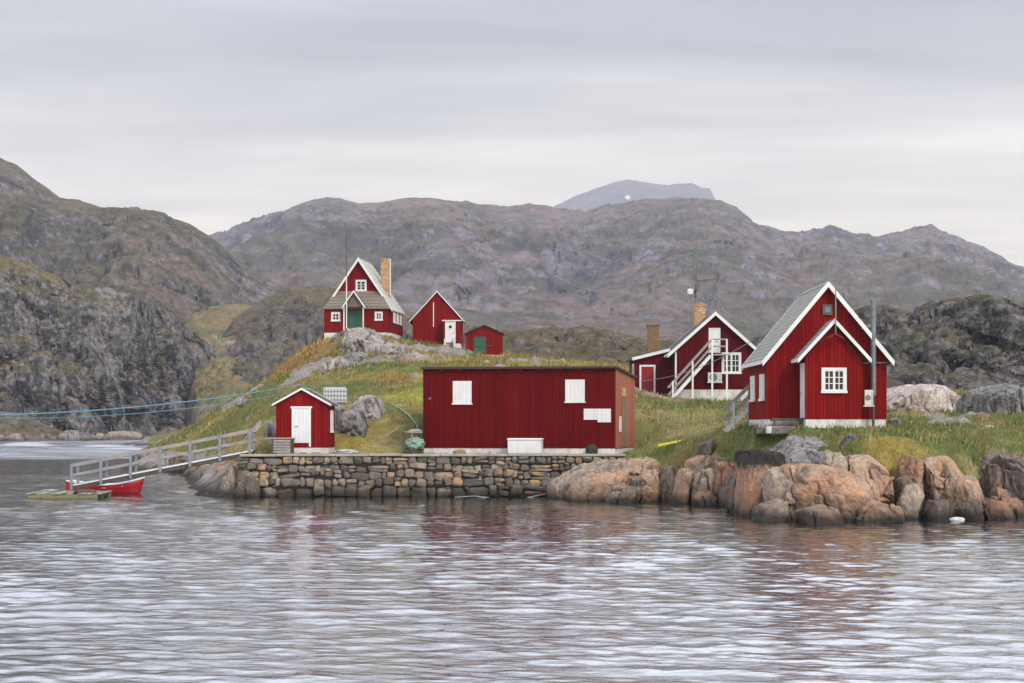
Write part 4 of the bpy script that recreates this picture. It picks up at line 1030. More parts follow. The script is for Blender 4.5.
# ------------------------------------------------------------------ house in the middle distance
def mid_house():
    X, Y, rz, W, L, Z = PLOT['mid']
    h = thing('house', 'wine red house with an outside staircase and two chimneys, behind the long shed', 'house', (X, Y, Z))
    gable_shell(h, W, L, .75, 0, 5.78, 3.03, .35, .35, .5, M['red_mid'], M['roof_dark'], .12, M['found'], M['white'], .26)
    fr = FR((0, 0, 0), (1, 0, 0), (0, -1, 0))
    c = MB().fbox(fr, -W / 2 - .01, -W / 2 + .1, .76, 3.2, -.01, .04).fbox(fr, W / 2 - .1, W / 2 + .01, .76, 3.2, -.01, .04).build('corner_board', M['white'], h)
    window(h, fr, 1.06, 1.75, 1.27, 1.4)
    door(h, fr, -.04, 3.12, .62, 1.55, M['white'], fw=.07, hand=1)
    heat_pump(h, fr, -.05, 1.22, .9, .62, .28)
    ch = MB().box(-.72, .02, 6.6, 7.3, 4.6, 6.55).build('chimney', M['brick'], h)
    MB().box(-.76, .06, 6.56, 7.34, 6.55, 6.66).build('chimney_cap', M['brick'], ch)
    # lean-to
    x0, x1, y0, y1 = -5.0, -2.62, 2.6, 9.6
    w = MB().hexa([(x0, y0, .35), (x1, y0, .35), (x1, y1, .35), (x0, y1, .35), (x0, y0, 2.82), (x1, y0, 3.42), (x1, y1, 3.42), (x0, y1, 2.82)]).build('lean_to', M['red_mid'], h)
    MB().box(x0 + .03, x1, y0 + .03, y1, -.6, .348).build('lean_to_foundation', M['found'], w)
    r = MB().hexa([(x0 - .22, y0 - .2, 2.78), (x1 - .0, y0 - .2, 3.44), (x1 - .0, y1 + .2, 3.44), (x0 - .22, y1 + .2, 2.78), (x0 - .22, y0 - .2, 2.86), (x1, y0 - .2, 3.52), (x1, y1 + .2, 3.52), (x0 - .22, y1 + .2, 2.86)]).build('lean_to_roof', M['roof_dark'], h)
    MB().beam((x0 - .24, y0 - .22, 2.80), (x1 - .1, y0 - .22, 3.42), .035, .2).build('bargeboard', M['white'], r)
    lf = FR((0, y0, 0), (1, 0, 0), (0, -1, 0))
    door(h, lf, -4.22, .55, .82, 1.75, m_paint('red_door', (.22, .014, .018), (.1, .01, .01), .4), fw=.12, hand=1)
    window(h, FR((x0, y0, 0), (0, 1, 0), (-1, 0, 0)), 2.3, 1.1, 2.0, 1.45, fw=.16, leaves=3)
    MB().box(-4.75, -3.6, y0 - .9, y0 - .06, -.2, .42).build('doorstep', M['wood_dark'], h)
    c2 = MB().box(-4.0, -3.25, 5.2, 5.9, 2.4, 5.15).build('chimney', M['brick_dark'], h); c2['label'] = 'dark brown brick chimney'
    MB().box(-4.05, -3.2, 5.15, 5.95, 5.15, 5.27).build('chimney_cap', M['brick_dark'], c2)
    # outside stair and landing
    s = thing('outside_stair', 'white outside staircase with landing and tall posts on the wine red house', 'stair', (X, Y, Z))
    yA, wd = -1.25, .95
    bot, top = (-3.1, yA, -.1), (-.38, yA, 2.92)
    stair(s, bot, top, wd, 1, 13, M['wood_grey'], M['white'], rail=2, rail_m=M['wood_grey'], rh=.95)
    MB().box(-.42, .66, yA - .05, -.06, 2.92, 3.02).build('landing', M['wood_grey'], s)
    rl = MB()
    for z in (3.45, 3.9): rl.box(-.42, .66, yA - .07, yA - .01, z, z + .1); rl.box(.60, .66, yA, -.06, z, z + .1)
    rl.build('landing_rail', M['wood_grey'], s)
    for x, zt in ((-2.85, 1.25), (-1.58, 2.55), (-.32, 3.95), (.62, 3.95)):
        MB().box(x - .055, x + .055, yA - .13, yA - .072, -.3, zt).build('post', M['white'], s)
    # wind charger and antenna
    b = (X - .98, Y + 6.2, Z + 4.4)
    t = thing('wind_charger', 'small white wind charger on a pole over the wine red house roof', 'wind turbine', b)
    MB().tube((0, 0, 0), (0, 0, 2.95), .045, 8).build('pole', M['zinc'], t)
    MB().box(-.28, .12, -.16, .16, 2.9, 3.3).build('housing', M['white'], t, bevel=.05)
    MB().tube((.12, 0, 3.1), (.3, 0, 3.1), .06, 8).build('hub', M['metal_dark'], t)
    for k in range(5):
        a = k * 2 * math.pi / 5 + .3
        MB().beam((.26, 0, 3.1), (.30, .5 * math.cos(a), 3.1 + .5 * math.sin(a)), .03, .10, (1, 0, 0)).build('blade', M['metal_dark'], t)
    MB().tube((-.05, .03, 2.4), (-3.3, -1, -.6), .012, 5).build('guy_wire', M['rope_grey'], t)
    t = thing('antenna', 'thin forked radio antenna above the ridge of the wine red house', 'antenna', (X - .0, Y + 5.0, Z + 5.2))
    MB().tube((0, 0, 0), (0, 0, 3.35), .045, 8, .03).build('mast', M['zinc'], t)
    MB().tube((-.75, 0, 2.95), (.65, 0, 3.1), .03, 6).build('crossarm', M['metal_dark'], t)
    for x, z in ((-.75, 2.95), (.65, 3.1)):
        MB().tube((x, 0, z - .12), (x, 0, z + .42), .016, 6).tube((x - .16, 0, z + .25), (x + .1, 0, z + .25), .014, 5).tube((x, -.1, z + .4), (x, .3, z + .4), .014, 5).build('element', M['metal_dark'], t)
# ------------------------------------------------------------------ rocks
_cs = {}
def cube_sphere(n):
    if n in _cs: return _cs[n]
    V, idx, Q = [], {}, []
    def vid(p):
        k = tuple(np.round(p, 6))
        if k not in idx: idx[k] = len(V); V.append(p)
        return idx[k]
    g = np.tan(np.linspace(-1, 1, n + 1) * math.pi / 4)
    for ax in range(3):
        for s in (-1, 1):
            for i in range(n):
                for j in range(n):
                    q = []
                    for a, b in ((i, j), (i + 1, j), (i + 1, j + 1), (i, j + 1)):
                        p = [0, 0, 0]; p[ax] = s; p[(ax + 1) % 3] = g[a]; p[(ax + 2) % 3] = g[b]; q.append(vid(tuple(p)))
                    Q.append(q if s > 0 else q[::-1])
    V = np.array(V); V /= np.linalg.norm(V, axis=1)[:, None]
    _cs[n] = (V, np.array(Q)); return _cs[n]

def superell(V, e):
    r = (np.abs(V) ** e).sum(1) ** (-1 / e)
    return V * r[:, None]

def blob(name, rad, loc, mat, seed=1, amp=.25, n=10, e=2.4, fr=1.6):
    V, Q = cube_sphere(n); P_ = superell(V, e)
    P_ = P_ * (1 + amp * fbm(V * fr + seed * 7.1, 4))[:, None] * np.array(rad)
    o = mesh_np(name, P_, Q, mat); o.location = loc; return o

def rock(label, px0, px1, py0, py1, d, depth, mat, seed, e=3.2, n=44, cuts=7, tilt=(0, 0), amp=.16, crack=.09, cs=1.0, sink=.5, group=None, name='rock', vert=1.0, dip=.0):
    x0, _, zt = P(px0, py0, d + depth * .25); x1 = P(px1, py0, d + depth * .25)[0]; zb = P(px0, py1, d)[2]
    cx, hw = (x0 + x1) / 2, (x1 - x0) / 2; cz, hz = (zt + zb - sink) / 2, (zt - zb + sink) / 2
    cy, hy = d + depth / 2, depth / 2
    rs = np.random.RandomState(seed); cuts = int(cuts * 1.8)
    V, Q = cube_sphere(n); U = superell(V, e)
    for k in range(cuts):                                    # flat joints
        nn = rs.normal(size=3); nn[1] = -abs(nn[1]) if k < cuts * .6 else nn[1]; nn[2] = abs(nn[2]) * .8 if k % 2 else max(nn[2], -.06); nn /= np.linalg.norm(nn)
        off = (np.abs(nn) ** (e / (e - 1))).sum() ** ((e - 1) / e) * rs.uniform(.70, .93)
        U = U - np.maximum(U @ nn - off, 0)[:, None] * nn * .97
    U = U / np.maximum(np.abs(U).max(0), .5) * .97
    S = U * np.array([hw, hy, hz])
    S[:, 0] += tilt[0] * S[:, 2]; S[:, 2] += tilt[1] * S[:, 0] 
    Wd = S + np.array([cx, cy, cz])
    m = min(hw, hz, hy) * 1.0 + .25
    nr = V / np.array([hw, hy, hz]); nr /= np.linalg.norm(nr, axis=1)[:, None]
    D = amp * .7 * m * (fbm(Wd * (1.1 / m) + seed, 5) * .6 + .5 * ridged(Wd * np.array([1.5, 1.5, .6]) * (1.0 / m) + seed * 3, 5))
    # joints: tall cells, their borders cut in
    rot = .25
    q = np.stack([Wd[:, 0] + dip * Wd[:, 2], Wd[:, 1] * .7, Wd[:, 2] * .17 * vert + rot * Wd[:, 0] * .3], 1) * (.62 * cs / max(.6, m) ** .5) + .25 * np.stack([fbm(Wd * .8 + 2, 3), fbm(Wd * .8 + 9, 3), fbm(Wd * .8 + 4, 3)], 1)
    d1, d2, cid = worley(q + seed * 5.3, seed)
    D = D - crack * 1.6 * m * np.exp(-((d2 - d1) / .03) ** 2) + crack * 1.5 * m * ((cid % 13) / 13. - .5) + 1.3 * crack * m * ((q + seed * 5.3 - worley.cell) * _g3[cid]).sum(1)
    lay = Wd[:, 2] * 2.2 + .5 * Wd[:, 0] * .5 + fbm(Wd * .5 + 6, 3) * 1.2
    D = D + .015 * np.abs(((lay % 1) - .5)) * m
    # joint sets: sharp steps along two directions, uneven from step to step
    for jx, jy, jz, sp, am, o1 in ((.85, .25, .30 + dip * .5, .62, .15, 0), (-.28, .15, .85, .80, .09, 40), (.5, .75, -.2, 1.1, .10, 80)):
        s = (Wd[:, 0] * jx + Wd[:, 1] * jy + Wd[:, 2] * jz + .35 * m * fbm(Wd * (.7 / m) + o1 + seed, 4)) / (sp * m)
        k = np.floor(s); rnd = _perm[(k.astype(np.int64) * 7 + o1 + seed) & 511] / 512.
        fr_ = (s - k); D = D + am * m * (rnd - .35) * (np.where(rnd > .5, fr_, 1 - fr_) - .5)
    D = D + .035 * ridged(np.stack([Wd[:, 0] + .35 * Wd[:, 2], Wd[:, 1], Wd[:, 2] * .18], 1) * 3.6, 3)
    D = D + .045 * ridged(Wd * np.array([2.2, 2.2, 1.2]), 4) + .03 * fbm(Wd * 5.5, 4)
    Wd = Wd + nr * D[:, None]
    base = np.array([cx, cy, zb])
    o = mesh_np(name, Wd - base, Q, mat); o.location = base; o.data.set_sharp_from_angle(angle=R(38))
    return tag(o, label, 'rock', group)

def build_rocks():
    r = rock; O, T, RU, G, D, PA, HL = (M['rock_' + k] for k in ('orange', 'tan', 'rust', 'grey', 'dark', 'pale', 'hill'))
    # at the foot of the quay's right end
    r('long low tan whaleback rock running up under the right end of the quay wall', 543, 642, 462, 496, 96.2, 4.5, T, 3, 2.6, 60, 6, (0, .16), .14, .05)
    r('smooth orange tan slab sloping into the water right of the quay wall', 566, 632, 472, 504, 93.6, 3.2, O, 5, 2.6, 56, 7, (0, .22), .14, .06)
    r('long orange ledge below the grass edge, directly right of the long shed', 622, 668, 460, 478, 96, 3.5, O, 8, 3.4, 48, 6, (0, 0), .14, .1)
    r('squat rust red block standing at the waterline between two dark clefts', 640, 659, 485, 504, 92.8, 1.4, RU, 9, 4, 34, 6, (.1, 0), .1, .05)
    r('tan block stacked above the squat rust red block at the waterline', 636, 664, 470, 489, 94, 1.8, O, 12, 3.6, 36, 6, (.15, 0), .12, .08)
    r('narrow dark rock wedged in the cleft left of the squat rust red block', 627, 642, 474, 502, 93.6, 1.6, D, 14, 3, 30, 6, (.2, 0), .16, .1)
    r('dark narrow rock in the wide cleft beside the tall leaning orange slab', 660, 677, 465, 500, 93.6, 1.8, D, 15, 3, 30, 6, (.1, 0), .18, .12)
    r('tall leaning orange slab with rounded top at the waterline', 673, 694, 466, 506, 90.6, 1.7, O, 17, 3, 44, 6, (.14, 0), .1, .05)
    r('broad tan jointed block right of the tall leaning orange slab', 690, 722, 468, 507, 90.4, 2.2, T, 18, 4, 48, 6, (.05, 0), .12, .12)
    r('upright brown pillar of rock left of the black topped block', 717, 749, 459, 490, 89.6, 2.2, RU, 21, 4, 44, 7, (.08, 0), .14, .14)
    r('dark low block at the waterline below the upright brown pillar', 716, 748, 482, 509, 88, 2.2, D, 22, 3.6, 40, 6, (0, 0), .16, .14)
    # headland
    o = r('big upright orange brown block with a black lichen top on the left of the headland', 740, 785, 451, 521, 77.6, 4.2, M['rock_block'], 25, 8, 64, 4, (.06, -.05), .08, .05)
    r('great rounded orange tan whaleback forming the front of the headland', 766, 904, 466, 526, 74.2, 5.6, O, 27, 3.0, 120, 11, (-.05, -.03), .17, .07, 1.0, dip=.4)
    r('tan buttress of rock at the left shoulder of the great whaleback', 765, 812, 466, 524, 75.6, 3.4, T, 29, 3, 64, 7, (-.18, -.1), .14, .09)
    r('fluted tan rock cresting the middle of the headland', 836, 902, 457, 505, 76.6, 4.2, O, 31, 2.8, 72, 8, (.1, -.15), .18, .13, 1.5)
    r('pointed pale tan rock rising beside the mossy gap on the headland', 820, 850, 451, 482, 77.2, 2.8, T, 33, 2.4, 44, 7, (.12, 0), .18, .1)
    r('slanting grey slab on top of the headland, above its left shoulder', 774, 832, 447, 480, 78.8, 3.2, G, 35, 3, 50, 7, (0, -.12), .13, .08)
    r('dark grey rounded boulder on top of the headland', 841, 883, 434, 467, 80.4, 2.6, M['rock_slate'], 37, 2.6, 56, 7, (.05, 0), .16, .07)
    r('flat grey ledge below the grass in front of the porch house', 768, 846, 437, 446, 84.2, 2.6, G, 39, 3, 60, 6, (0, .02), .16, .08)
    r('long grey ledge right of the dark grey boulder', 874, 925, 440, 452, 80.8, 2.4, G, 41, 3, 48, 6, (0, -.02), .14, .08)
    r('rounded orange boulder perched near the right end of the headland', 901, 927, 452, 481, 77.6, 2.1, RU, 43, 2.6, 46, 6, (0, 0), .13, .06)
    r('large bright orange boulder with grey flank at the right of the headland', 922, 966, 456, 496, 77.4, 3.2, O, 45, 2.7, 60, 8, (-.1, 0), .16, .1)
    r('rounded orange rock at the right corner of the headland', 947, 990, 473, 512, 77, 2.8, O, 47, 2.8, 56, 7, (-.1, 0), .15, .1)
    r('dark brown boulder at the waterline under the rounded orange rocks', 926, 957, 495, 525, 76, 1.8, D, 49, 2.8, 46, 7, (0, 0), .14, .08)
    r('dark mottled boulder at the waterline beside the pale wave washed stone', 953, 990, 497, 522, 76.2, 2, D, 51, 2.8, 46, 7, (0, 0), .16, .1)
    r('dark cleft rock between the great whaleback and the orange boulders', 896, 930, 476, 521, 76.8, 2.6, D, 53, 4, 48, 7, (0, 0), .16, .12)
    r('dark fractured rock face under the turf at the right edge', 975, 1048, 452, 519, 79.2, 4.5, D, 55, 3.4, 80, 8, (0, 0), .2, .16, 1.6)
    r('brown broken ledge at the waterline below the dark fractured face', 984, 1030, 492, 521, 77.8, 2.2, RU, 57, 3, 50, 8, (0, 0), .2, .14, 1.6)
    r('grey brown broken face at the far right edge of the shore', 1030, 1110, 452, 520, 79.4, 5, D, 59, 3.2, 60, 8, (0, 0), .2, .16, 1.4)
    r('low tilted tan ledge at the waterline in front of the black topped block', 752, 790, 503, 525, 74.6, 2.2, T, 121, 5, 40, 9, (.3, .2), .12, .1)
    r('wedge of orange ledge stepping into the water below the great whaleback', 800, 846, 506, 528, 72.6, 2.2, O, 122, 5, 44, 10, (-.4, .15), .12, .1)
    r('flat broken orange ledge at the right foot of the great whaleback', 856, 906, 500, 526, 73.6, 2.4, O, 123, 5, 44, 10, (.4, -.25), .12, .1)
    r('small tan wedge in the cleft between the great whaleback and the orange boulders', 900, 924, 484, 512, 76.0, 1.4, T, 124, 4.5, 34, 9, (.3, 0), .12, .1)
    r('thin slanting rust slab at the waterline near the right end of the headland', 984, 1012, 498, 522, 76.4, 1.8, RU, 125, 5, 36, 9, (-.4, .2), .12, .1)
    r('low angular tan step at the waterline right of the quay', 604, 640, 486, 506, 92.0, 1.6, T, 126, 5, 36, 9, (.4, .1), .12, .1)
    r('broken rust step at the waterline below the broad tan jointed block', 694, 722, 490, 509, 88.8, 1.4, RU, 127, 5, 34, 9, (-.3, 0), .12, .1)
    r('angular pale ledge under the turf above the broad tan jointed block', 686, 740, 457, 472, 92.2, 2.4, O, 128, 5, 40, 9, (.2, -.08), .12, .1)
    f = blob('rock', (.28, .2, .09), P(957, 519.5, 76.0), M['foam'], 5, .3, 12); tag(f, 'small pale wave washed stone at the waterline below the headland', 'rock')
    # behind
    r('broad smooth pale pinkish outcrop on the grass behind the porch house', 884, 982, 384, 420, 113, 7, PA, 61, 2.7, 84, 6, (0, -.06), .13, .05, 1.2)
    r('grey streaked rounded outcrop at the right edge behind the grass', 966, 1052, 384, 424, 104, 6, M['rock_streak'], 63, 2.8, 80, 7, (.1, -.03), .13, .05, 1.4)
    r('rust stained grey stone at the foot of the grey streaked outcrop', 976, 992, 411, 424, 101.5, 1.2, RU, 65, 2.6, 30, 6, sink=.2)
    r('pale slanting slab breaking through the turf at the right', 966, 1000, 428, 447, 90, 2.4, PA, 67, 2.4, 44, 7, (0, .3), .14, .08, sink=.4)
    r('low grey stone in the grass just behind the right corner of the porch house', 889, 905, 418, 430, 92, 1.2, G, 69, 2.6, 28, 6, sink=.2)
    r('grey brown stump like rock on the grass above the shore, near the yellow pole', 697, 719, 438, 453, onground(708, 451, 88., 110.)[1] - .5, 1.4, M['rock_stump'], 74, 3.4, 44, 6, (.1, .1), .2, .1, sink=.6)
    # hillside
    r('large grey pink rock mound below the front of the hilltop house', 338, 392, 328, 370, 163, 8, HL, 73, 2.3, 80, 9, (-.1, -.25), .2, .09, .8, sink=1)
    r('pinkish broken ledge at the right foot of the large mound below the hilltop house', 372, 408, 340, 364, 160, 5, HL, 111, 2.6, 50, 9, (0, -.25), .2, .1, sink=.8)
    r('grey cracked knob at the lower left of the large mound below the hilltop house', 338, 366, 350, 376, 152, 5, G, 113, 2.5, 50, 9, (.1, .1), .2, .12, sink=.8)
    r('dark split rock in the heath at the lower right of the large mound', 388, 410, 356, 374, 150, 3.5, M['rock_slate'], 115, 2.6, 44, 9, (.1, -.1), .2, .12, sink=.7)
    r('dark grey craggy rock left of the large mound under the hilltop house', 322, 352, 331, 352, 169, 5, M['rock_slate'], 75, 2.4, 48, 8, (.2, 0), .22, .12, sink=.8)
    r('pinkish grey slab on the slope between the hilltop house and the long shed', 396, 440, 354, 372, 156, 6, HL, 77, 2.5, 56, 8, (0, -.2), .18, .09, sink=.8)
    r('pale jagged outcrop halfway down the slope below the hilltop house', 316, 348, 358, 380, 142, 4, HL, 79, 2.5, 50, 9, (0, .2), .2, .12, sink=.6)
    r('low pale slab in the heath right of the pale jagged outcrop', 350, 392, 367, 377, 143, 3, HL, 81, 2.4, 40, 7, (0, -.05), .18, .1, sink=.5)
    r('grey cracked rock face beside the right wall of the small red shed', 333, 366, 405, 440, 106.2, 2.2, G, 83, 3, 54, 8, (0, 0), .16, .13, 1.5)
    r('pinkish rounded rock above the grey cracked face by the small red shed', 350, 386, 394, 414, 108.5, 3.2, HL, 86, 2.1, 48, 8, (.1, -.3), .2, .06, sink=.9)
    r('small grey boulder in the grass left of the small red shed', 263, 276, 421, 441, 106.5, 1.0, G, 87, 2.7, 32, 6, sink=.3)
    r('tiny pale stone high on the grass slope at the left', 235, 245, 396, 404, 140, 1.0, HL, 89, 2.5, 20, 6, sink=.2)
    # left end of the quay
    r('slanting tan slab leaning on the left end of the quay wall', 221, 246, 457, 496, 100.4, 2.4, T, 91, 3, 50, 7, (.28, 0), .14, .08)
    r('dark block at the waterline at the left end of the quay', 236, 262, 474, 501, 98.9, 1.6, D, 93, 3, 40, 7, (0, 0), .16, .1)
    r('dark flat rock in the shade beneath the gangway', 200, 228, 468, 482, 120, 3, D, 95, 2.7, 40, 7, (0, 0), .18, .1)
    r('reddish tan rock pile beyond the gangway, nearest the quay', 200, 232, 453, 481, 128, 4, T, 97, 2.6, 44, 8, (0, 0), .2, .14)
    r('brown broken rock between the gangway foot of the quay and the tan pile', 212, 240, 462, 490, 112, 3, RU, 98, 3, 40, 8, (.1, 0), .18, .14)
    r('pale tan rock at the waterline behind the middle of the gangway', 182, 212, 462, 480, 136, 3, O, 100, 2.8, 36, 8, (0, 0), .18, .12)
    r('low brown rock beyond the gangway railing, in the middle of the shore', 162, 200, 455, 474, 150, 4, D, 99, 2.5, 44, 8, (0, 0), .2, .14)
    r('tan jagged rock at the far end of the shore beyond the gangway', 136, 172, 450, 468, 170, 4, T, 101, 2.5, 40, 8, (0, 0), .2, .14)
    r('brown craggy islet closing the narrow channel at the left', 147, 190, 427, 443, 380, 12, D, 103, 2.5, 48, 9, (-.5, .1), .22, .14, .4, sink=1.2)
    r('dark wet rock in the cleft left of the black topped block', 731, 756, 472, 516, 80.6, 4.5, D, 107, 3, 44, 7, (0, 0), .16, .1)
    r('long flat pale rock lying in the far channel at the left', 101, 140, 430.5, 439.5, 470, 9, T, 105, 2.6, 40, 7, (0, -.02), .12, .08, .4, sink=.8)
    # boulders along the far left shore
    rs = np.random.RandomState(4)
    for k, px in enumerate(np.linspace(-6, 104, 22)):
        w = rs.uniform(5, 9); hh = rs.uniform(4, 8)
        if k == 12: continue
        r('grey brown boulder in the row along the far left shore', px - w * .7, px + w * .7, 441 - hh, 441.5 - max(0, px - 60) * .05, 418 + k * .5 + rs.uniform(0, 8), 3.2, (T, G, D, T)[k % 4], 200 + k, 2.7, 14, 6, (0, 0), .2, .1, .5, sink=.6, group='boulders along the far left shore')
    r('largest dark boulder in the row along the far left shore', 58, 82, 431, 441.5, 414, 6, G, 231, 2.6, 30, 7, (-.3, 0), .18, .1, .4, sink=.8)

def stone_mat():
    t = NT('dry_stone'); p = t.pos(); g = t.n('NewGeometry'); rnd = g.outputs['Random Per Island']; z = t.sep(p)[2]
    c = t.ramp(rnd, [(0, (.085, .072, .06)), (.14, (.23, .18, .13)), (.3, (.135, .12, .105)), (.46, (.29, .235, .17)), (.6, (.165, .14, .115)), (.74, (.33, .22, .13)), (.84, (.14, .12, .1)), (1, (.22, .19, .16))], 'CONSTANT')
    n1 = t.noise(p, 3.2, 6, .68, .4); n2 = t.noise(p, 12, 5, .7)
    c = t.mix(t.math('MULTIPLY', t.mr(n1, .45, .7), .75), c, (.05, .043, .036))
    c = t.mix(t.math('MULTIPLY', t.mr(n2, .55, .72), .4), c, (.4, .33, .26))
    lv = t.math('ADD', z, t.math('MULTIPLY', t.math('SUBTRACT', t.noise(p, .7, 4, .6), .5), -1.2))
    c = t.mix(t.mr(lv, .2, .75, .9, 0.), c, (.02, .018, .014))
    t.bump(t.math('ADD', n1, t.math('MULTIPLY', n2, .5)), .7, .05)
    return t.out(c, .85)

def build_quay():
    w = thing('stone_wall', 'rough dry stone quay wall along the water below the sheds', 'wall', (0, 0, 0))
    rs = np.random.RandomState(9); SM = stone_mat()
    V0, Q0 = cube_sphere(6); Vs, Qs = [], []; n = 0
    def stone(cx, cy, cz, hx, hy, hz, ang=0):
        nonlocal n
        e = rs.uniform(3.5, 7); U = superell(V0, e)
        for k in range(4):
            nn = rs.normal(size=3); nn /= np.linalg.norm(nn); off = (np.abs(nn) ** (e / (e - 1))).sum() ** ((e - 1) / e) * rs.uniform(.68, .95)
            U = U - np.maximum(U @ nn - off, 0)[:, None] * nn
        U = U * (1 + .2 * fbm(V0 * 1.7 + rs.rand(3) * 50, 3))[:, None]
        q = U * np.array([hx, hy, hz]); c, s = math.cos(ang), math.sin(ang)
        q = np.stack([q[:, 0] * c - q[:, 2] * s, q[:, 1], q[:, 0] * s + q[:, 2] * c], 1)
        Vs.append(q + np.array([cx, cy, cz])); Qs.append(Q0 + n); n += len(V0)
    def run(ax, x0, x1, ytop=0):
        """one face of the wall; ax 0 along x, 1 along y"""
        top = 2.02; tgt = np.zeros(1)
        # columns of varying breaks: fill by rows whose height drifts along the wall
        z = -.55; r = 0
        while z < top - .1:
            h = rs.uniform(.42, .6) if z < .4 else rs.uniform(.2, .44)
            if top - z - h < .16: h = top - z
            x = x0 - rs.rand() * .3
            while x < x1:
                L = rs.uniform(.24, .62) * (1.9 if rs.rand() < .18 else 1) * (1.35 if z < .4 else 1)
                dz = .30 * float(fbm(np.array([[x * .45, r * .6, 1.0]]), 2)[0]) * (z > -.3)
                parts = 2 if (rs.rand() < .3 and h > .32) else 1
                for k in range(parts):
                    hh = h / parts
                    a, b, c_ = x + L / 2, rs.uniform(-.10, .06), z + dz + hh * (k + .5)
                    if c_ + hh * .5 > top + .03: c_ = top - hh * .5
                    hx, hz, hy = L * .5 * rs.uniform(.93, 1.04), hh * .5 * rs.uniform(.93, 1.12), rs.uniform(.25, .34)
                    if ax == 0: stone(a, QY + .26 + b + .05 * (c_ > 1), c_, hx, hy, hz, rs.normal() * .1)
                    else: stone(QX0 + .26 + b, a, c_, hy, hx, hz, 0)
                x += L
            z += h; r += 1
    for k in range(70): stone(rs.uniform(QX0 + .2, QX1 - .3), QY + .12, rs.uniform(.2, 1.9), rs.uniform(.05, .12), .16, rs.uniform(.03, .07), rs.normal() * .3)
    run(0, QX0, QX1 - .1); run(1, QY + .3, QY + 3.2)
    mesh_np('stonework', np.concatenate(Vs), np.concatenate(Qs), SM, w)
    MB().box(QX0 + .32, QX1 - .2, QY + .3, QY + .75, -1.2, 1.97).box(QX0 + .3, QX0 + .7, QY + .75, QY + 3.2, -1.2, 1.97).build('core', m_plain('dark_joints', (.05, .043, .036), (.085, .072, .06), 5), w)
    # coping of worn concrete in lengths
    x = QX0 - .02; c = MB()
    while x < QX1 - .3:
        L = min(rs.uniform(1.6, 3.4), QX1 - x)
        z = 2.03 + rs.uniform(-.015, .015)
        c.box(x, x + L - .02, QY - .04 + rs.uniform(-.03, .03), QY + 1.25 + rs.uniform(-.1, .25), z, z + .115); x += L
    c.build('coping', M['concrete'], w, bevel=.02)

def build_quay_things():
    # net cart
    a = P(414, 452, 103.2); t = thing('net_cart', 'small frame with a green fishing net and dark pallet left of the long red shed', 'cart', (a[0], a[1], 2.12), R(-6))
    MB().box(-.55, .35, -.4, .4, .1, .18).box(-.5, -.4, -.38, .38, 0, .1).box(.2, .3, -.38, .38, 0, .1).build('pallet', M['wood_dark'], t)
    for x, y in ((-.5, -.36), (-.5, .36)): MB().tube((x, y, .18), (x, y, 1.15), .03, 8).build('post', M['wood_dark'], t)
    MB().tube((-.5, .36, 1.1), (.5, .36, 1.12), .03, 8).tube((-.5, -.36, 1.12), (.5, -.36, 1.08), .03, 8).build('rail', M['wood_grey'], t)
    MB().tube((-.05, -.36, .18), (-.05, -.36, 1.09), .025, 8).build('post', M['wood_pale'], t)
    n = blob('net', (.48, .42, .32), (.05, .02, .48), M['net_green'], 3, .5, 14, 2.4, 2.2); n.parent = t
    n = blob('net', (.42, .2, .12), (.05, .34, 1.14), M['wood_grey'], 8, .5, 12, 2.4, 2.5); n.parent = t; n['label'] = 'grey bundle of net on the top rail'
    q = blob('tarpaulin', (.62, .35, .14), (P(346, 449, 103)[0], 103.0, 2.2), M['tarp'], 6, .45, 14, 2.6, 2.0); tag(q, 'crumpled pale green tarpaulin on the quay right of the small red shed', 'tarpaulin')
    q = blob('tussock', (.3, .2, .16), (P(459, 450.5, 101.2)[0], 101.3, 2.2), m_plain('dry_tuft', (.3, .22, .1), (.2, .14, .07), 8), 9, .5, 10); tag(q, 'dry brown tuft on the quay in front of the long shed', 'plant')
    # yellow pole on the grass
    a, b = P(658, 448, 99.6), P(699, 439.5, 101.5)
    o = MB(); o.tube((0, 0, 0), tuple(np.array(b) - np.array(a)), .075, 10); y = o.build('yellow_pole', M['yellow']); y.location = (a[0], a[1], a[2] + .1)
    tag(y, 'long yellow pole lying on the grass right of the long red shed', 'pole')
    # stake behind the tank
    a = P(385, 437, 105); o = MB().tube((0, 0, 0), (.8, .3, .6), .025, 8).build('stick', M['wood_pale']); o.location = a
    tag(o, 'pale stick leaning in the heath between the two quay sheds', 'stick')

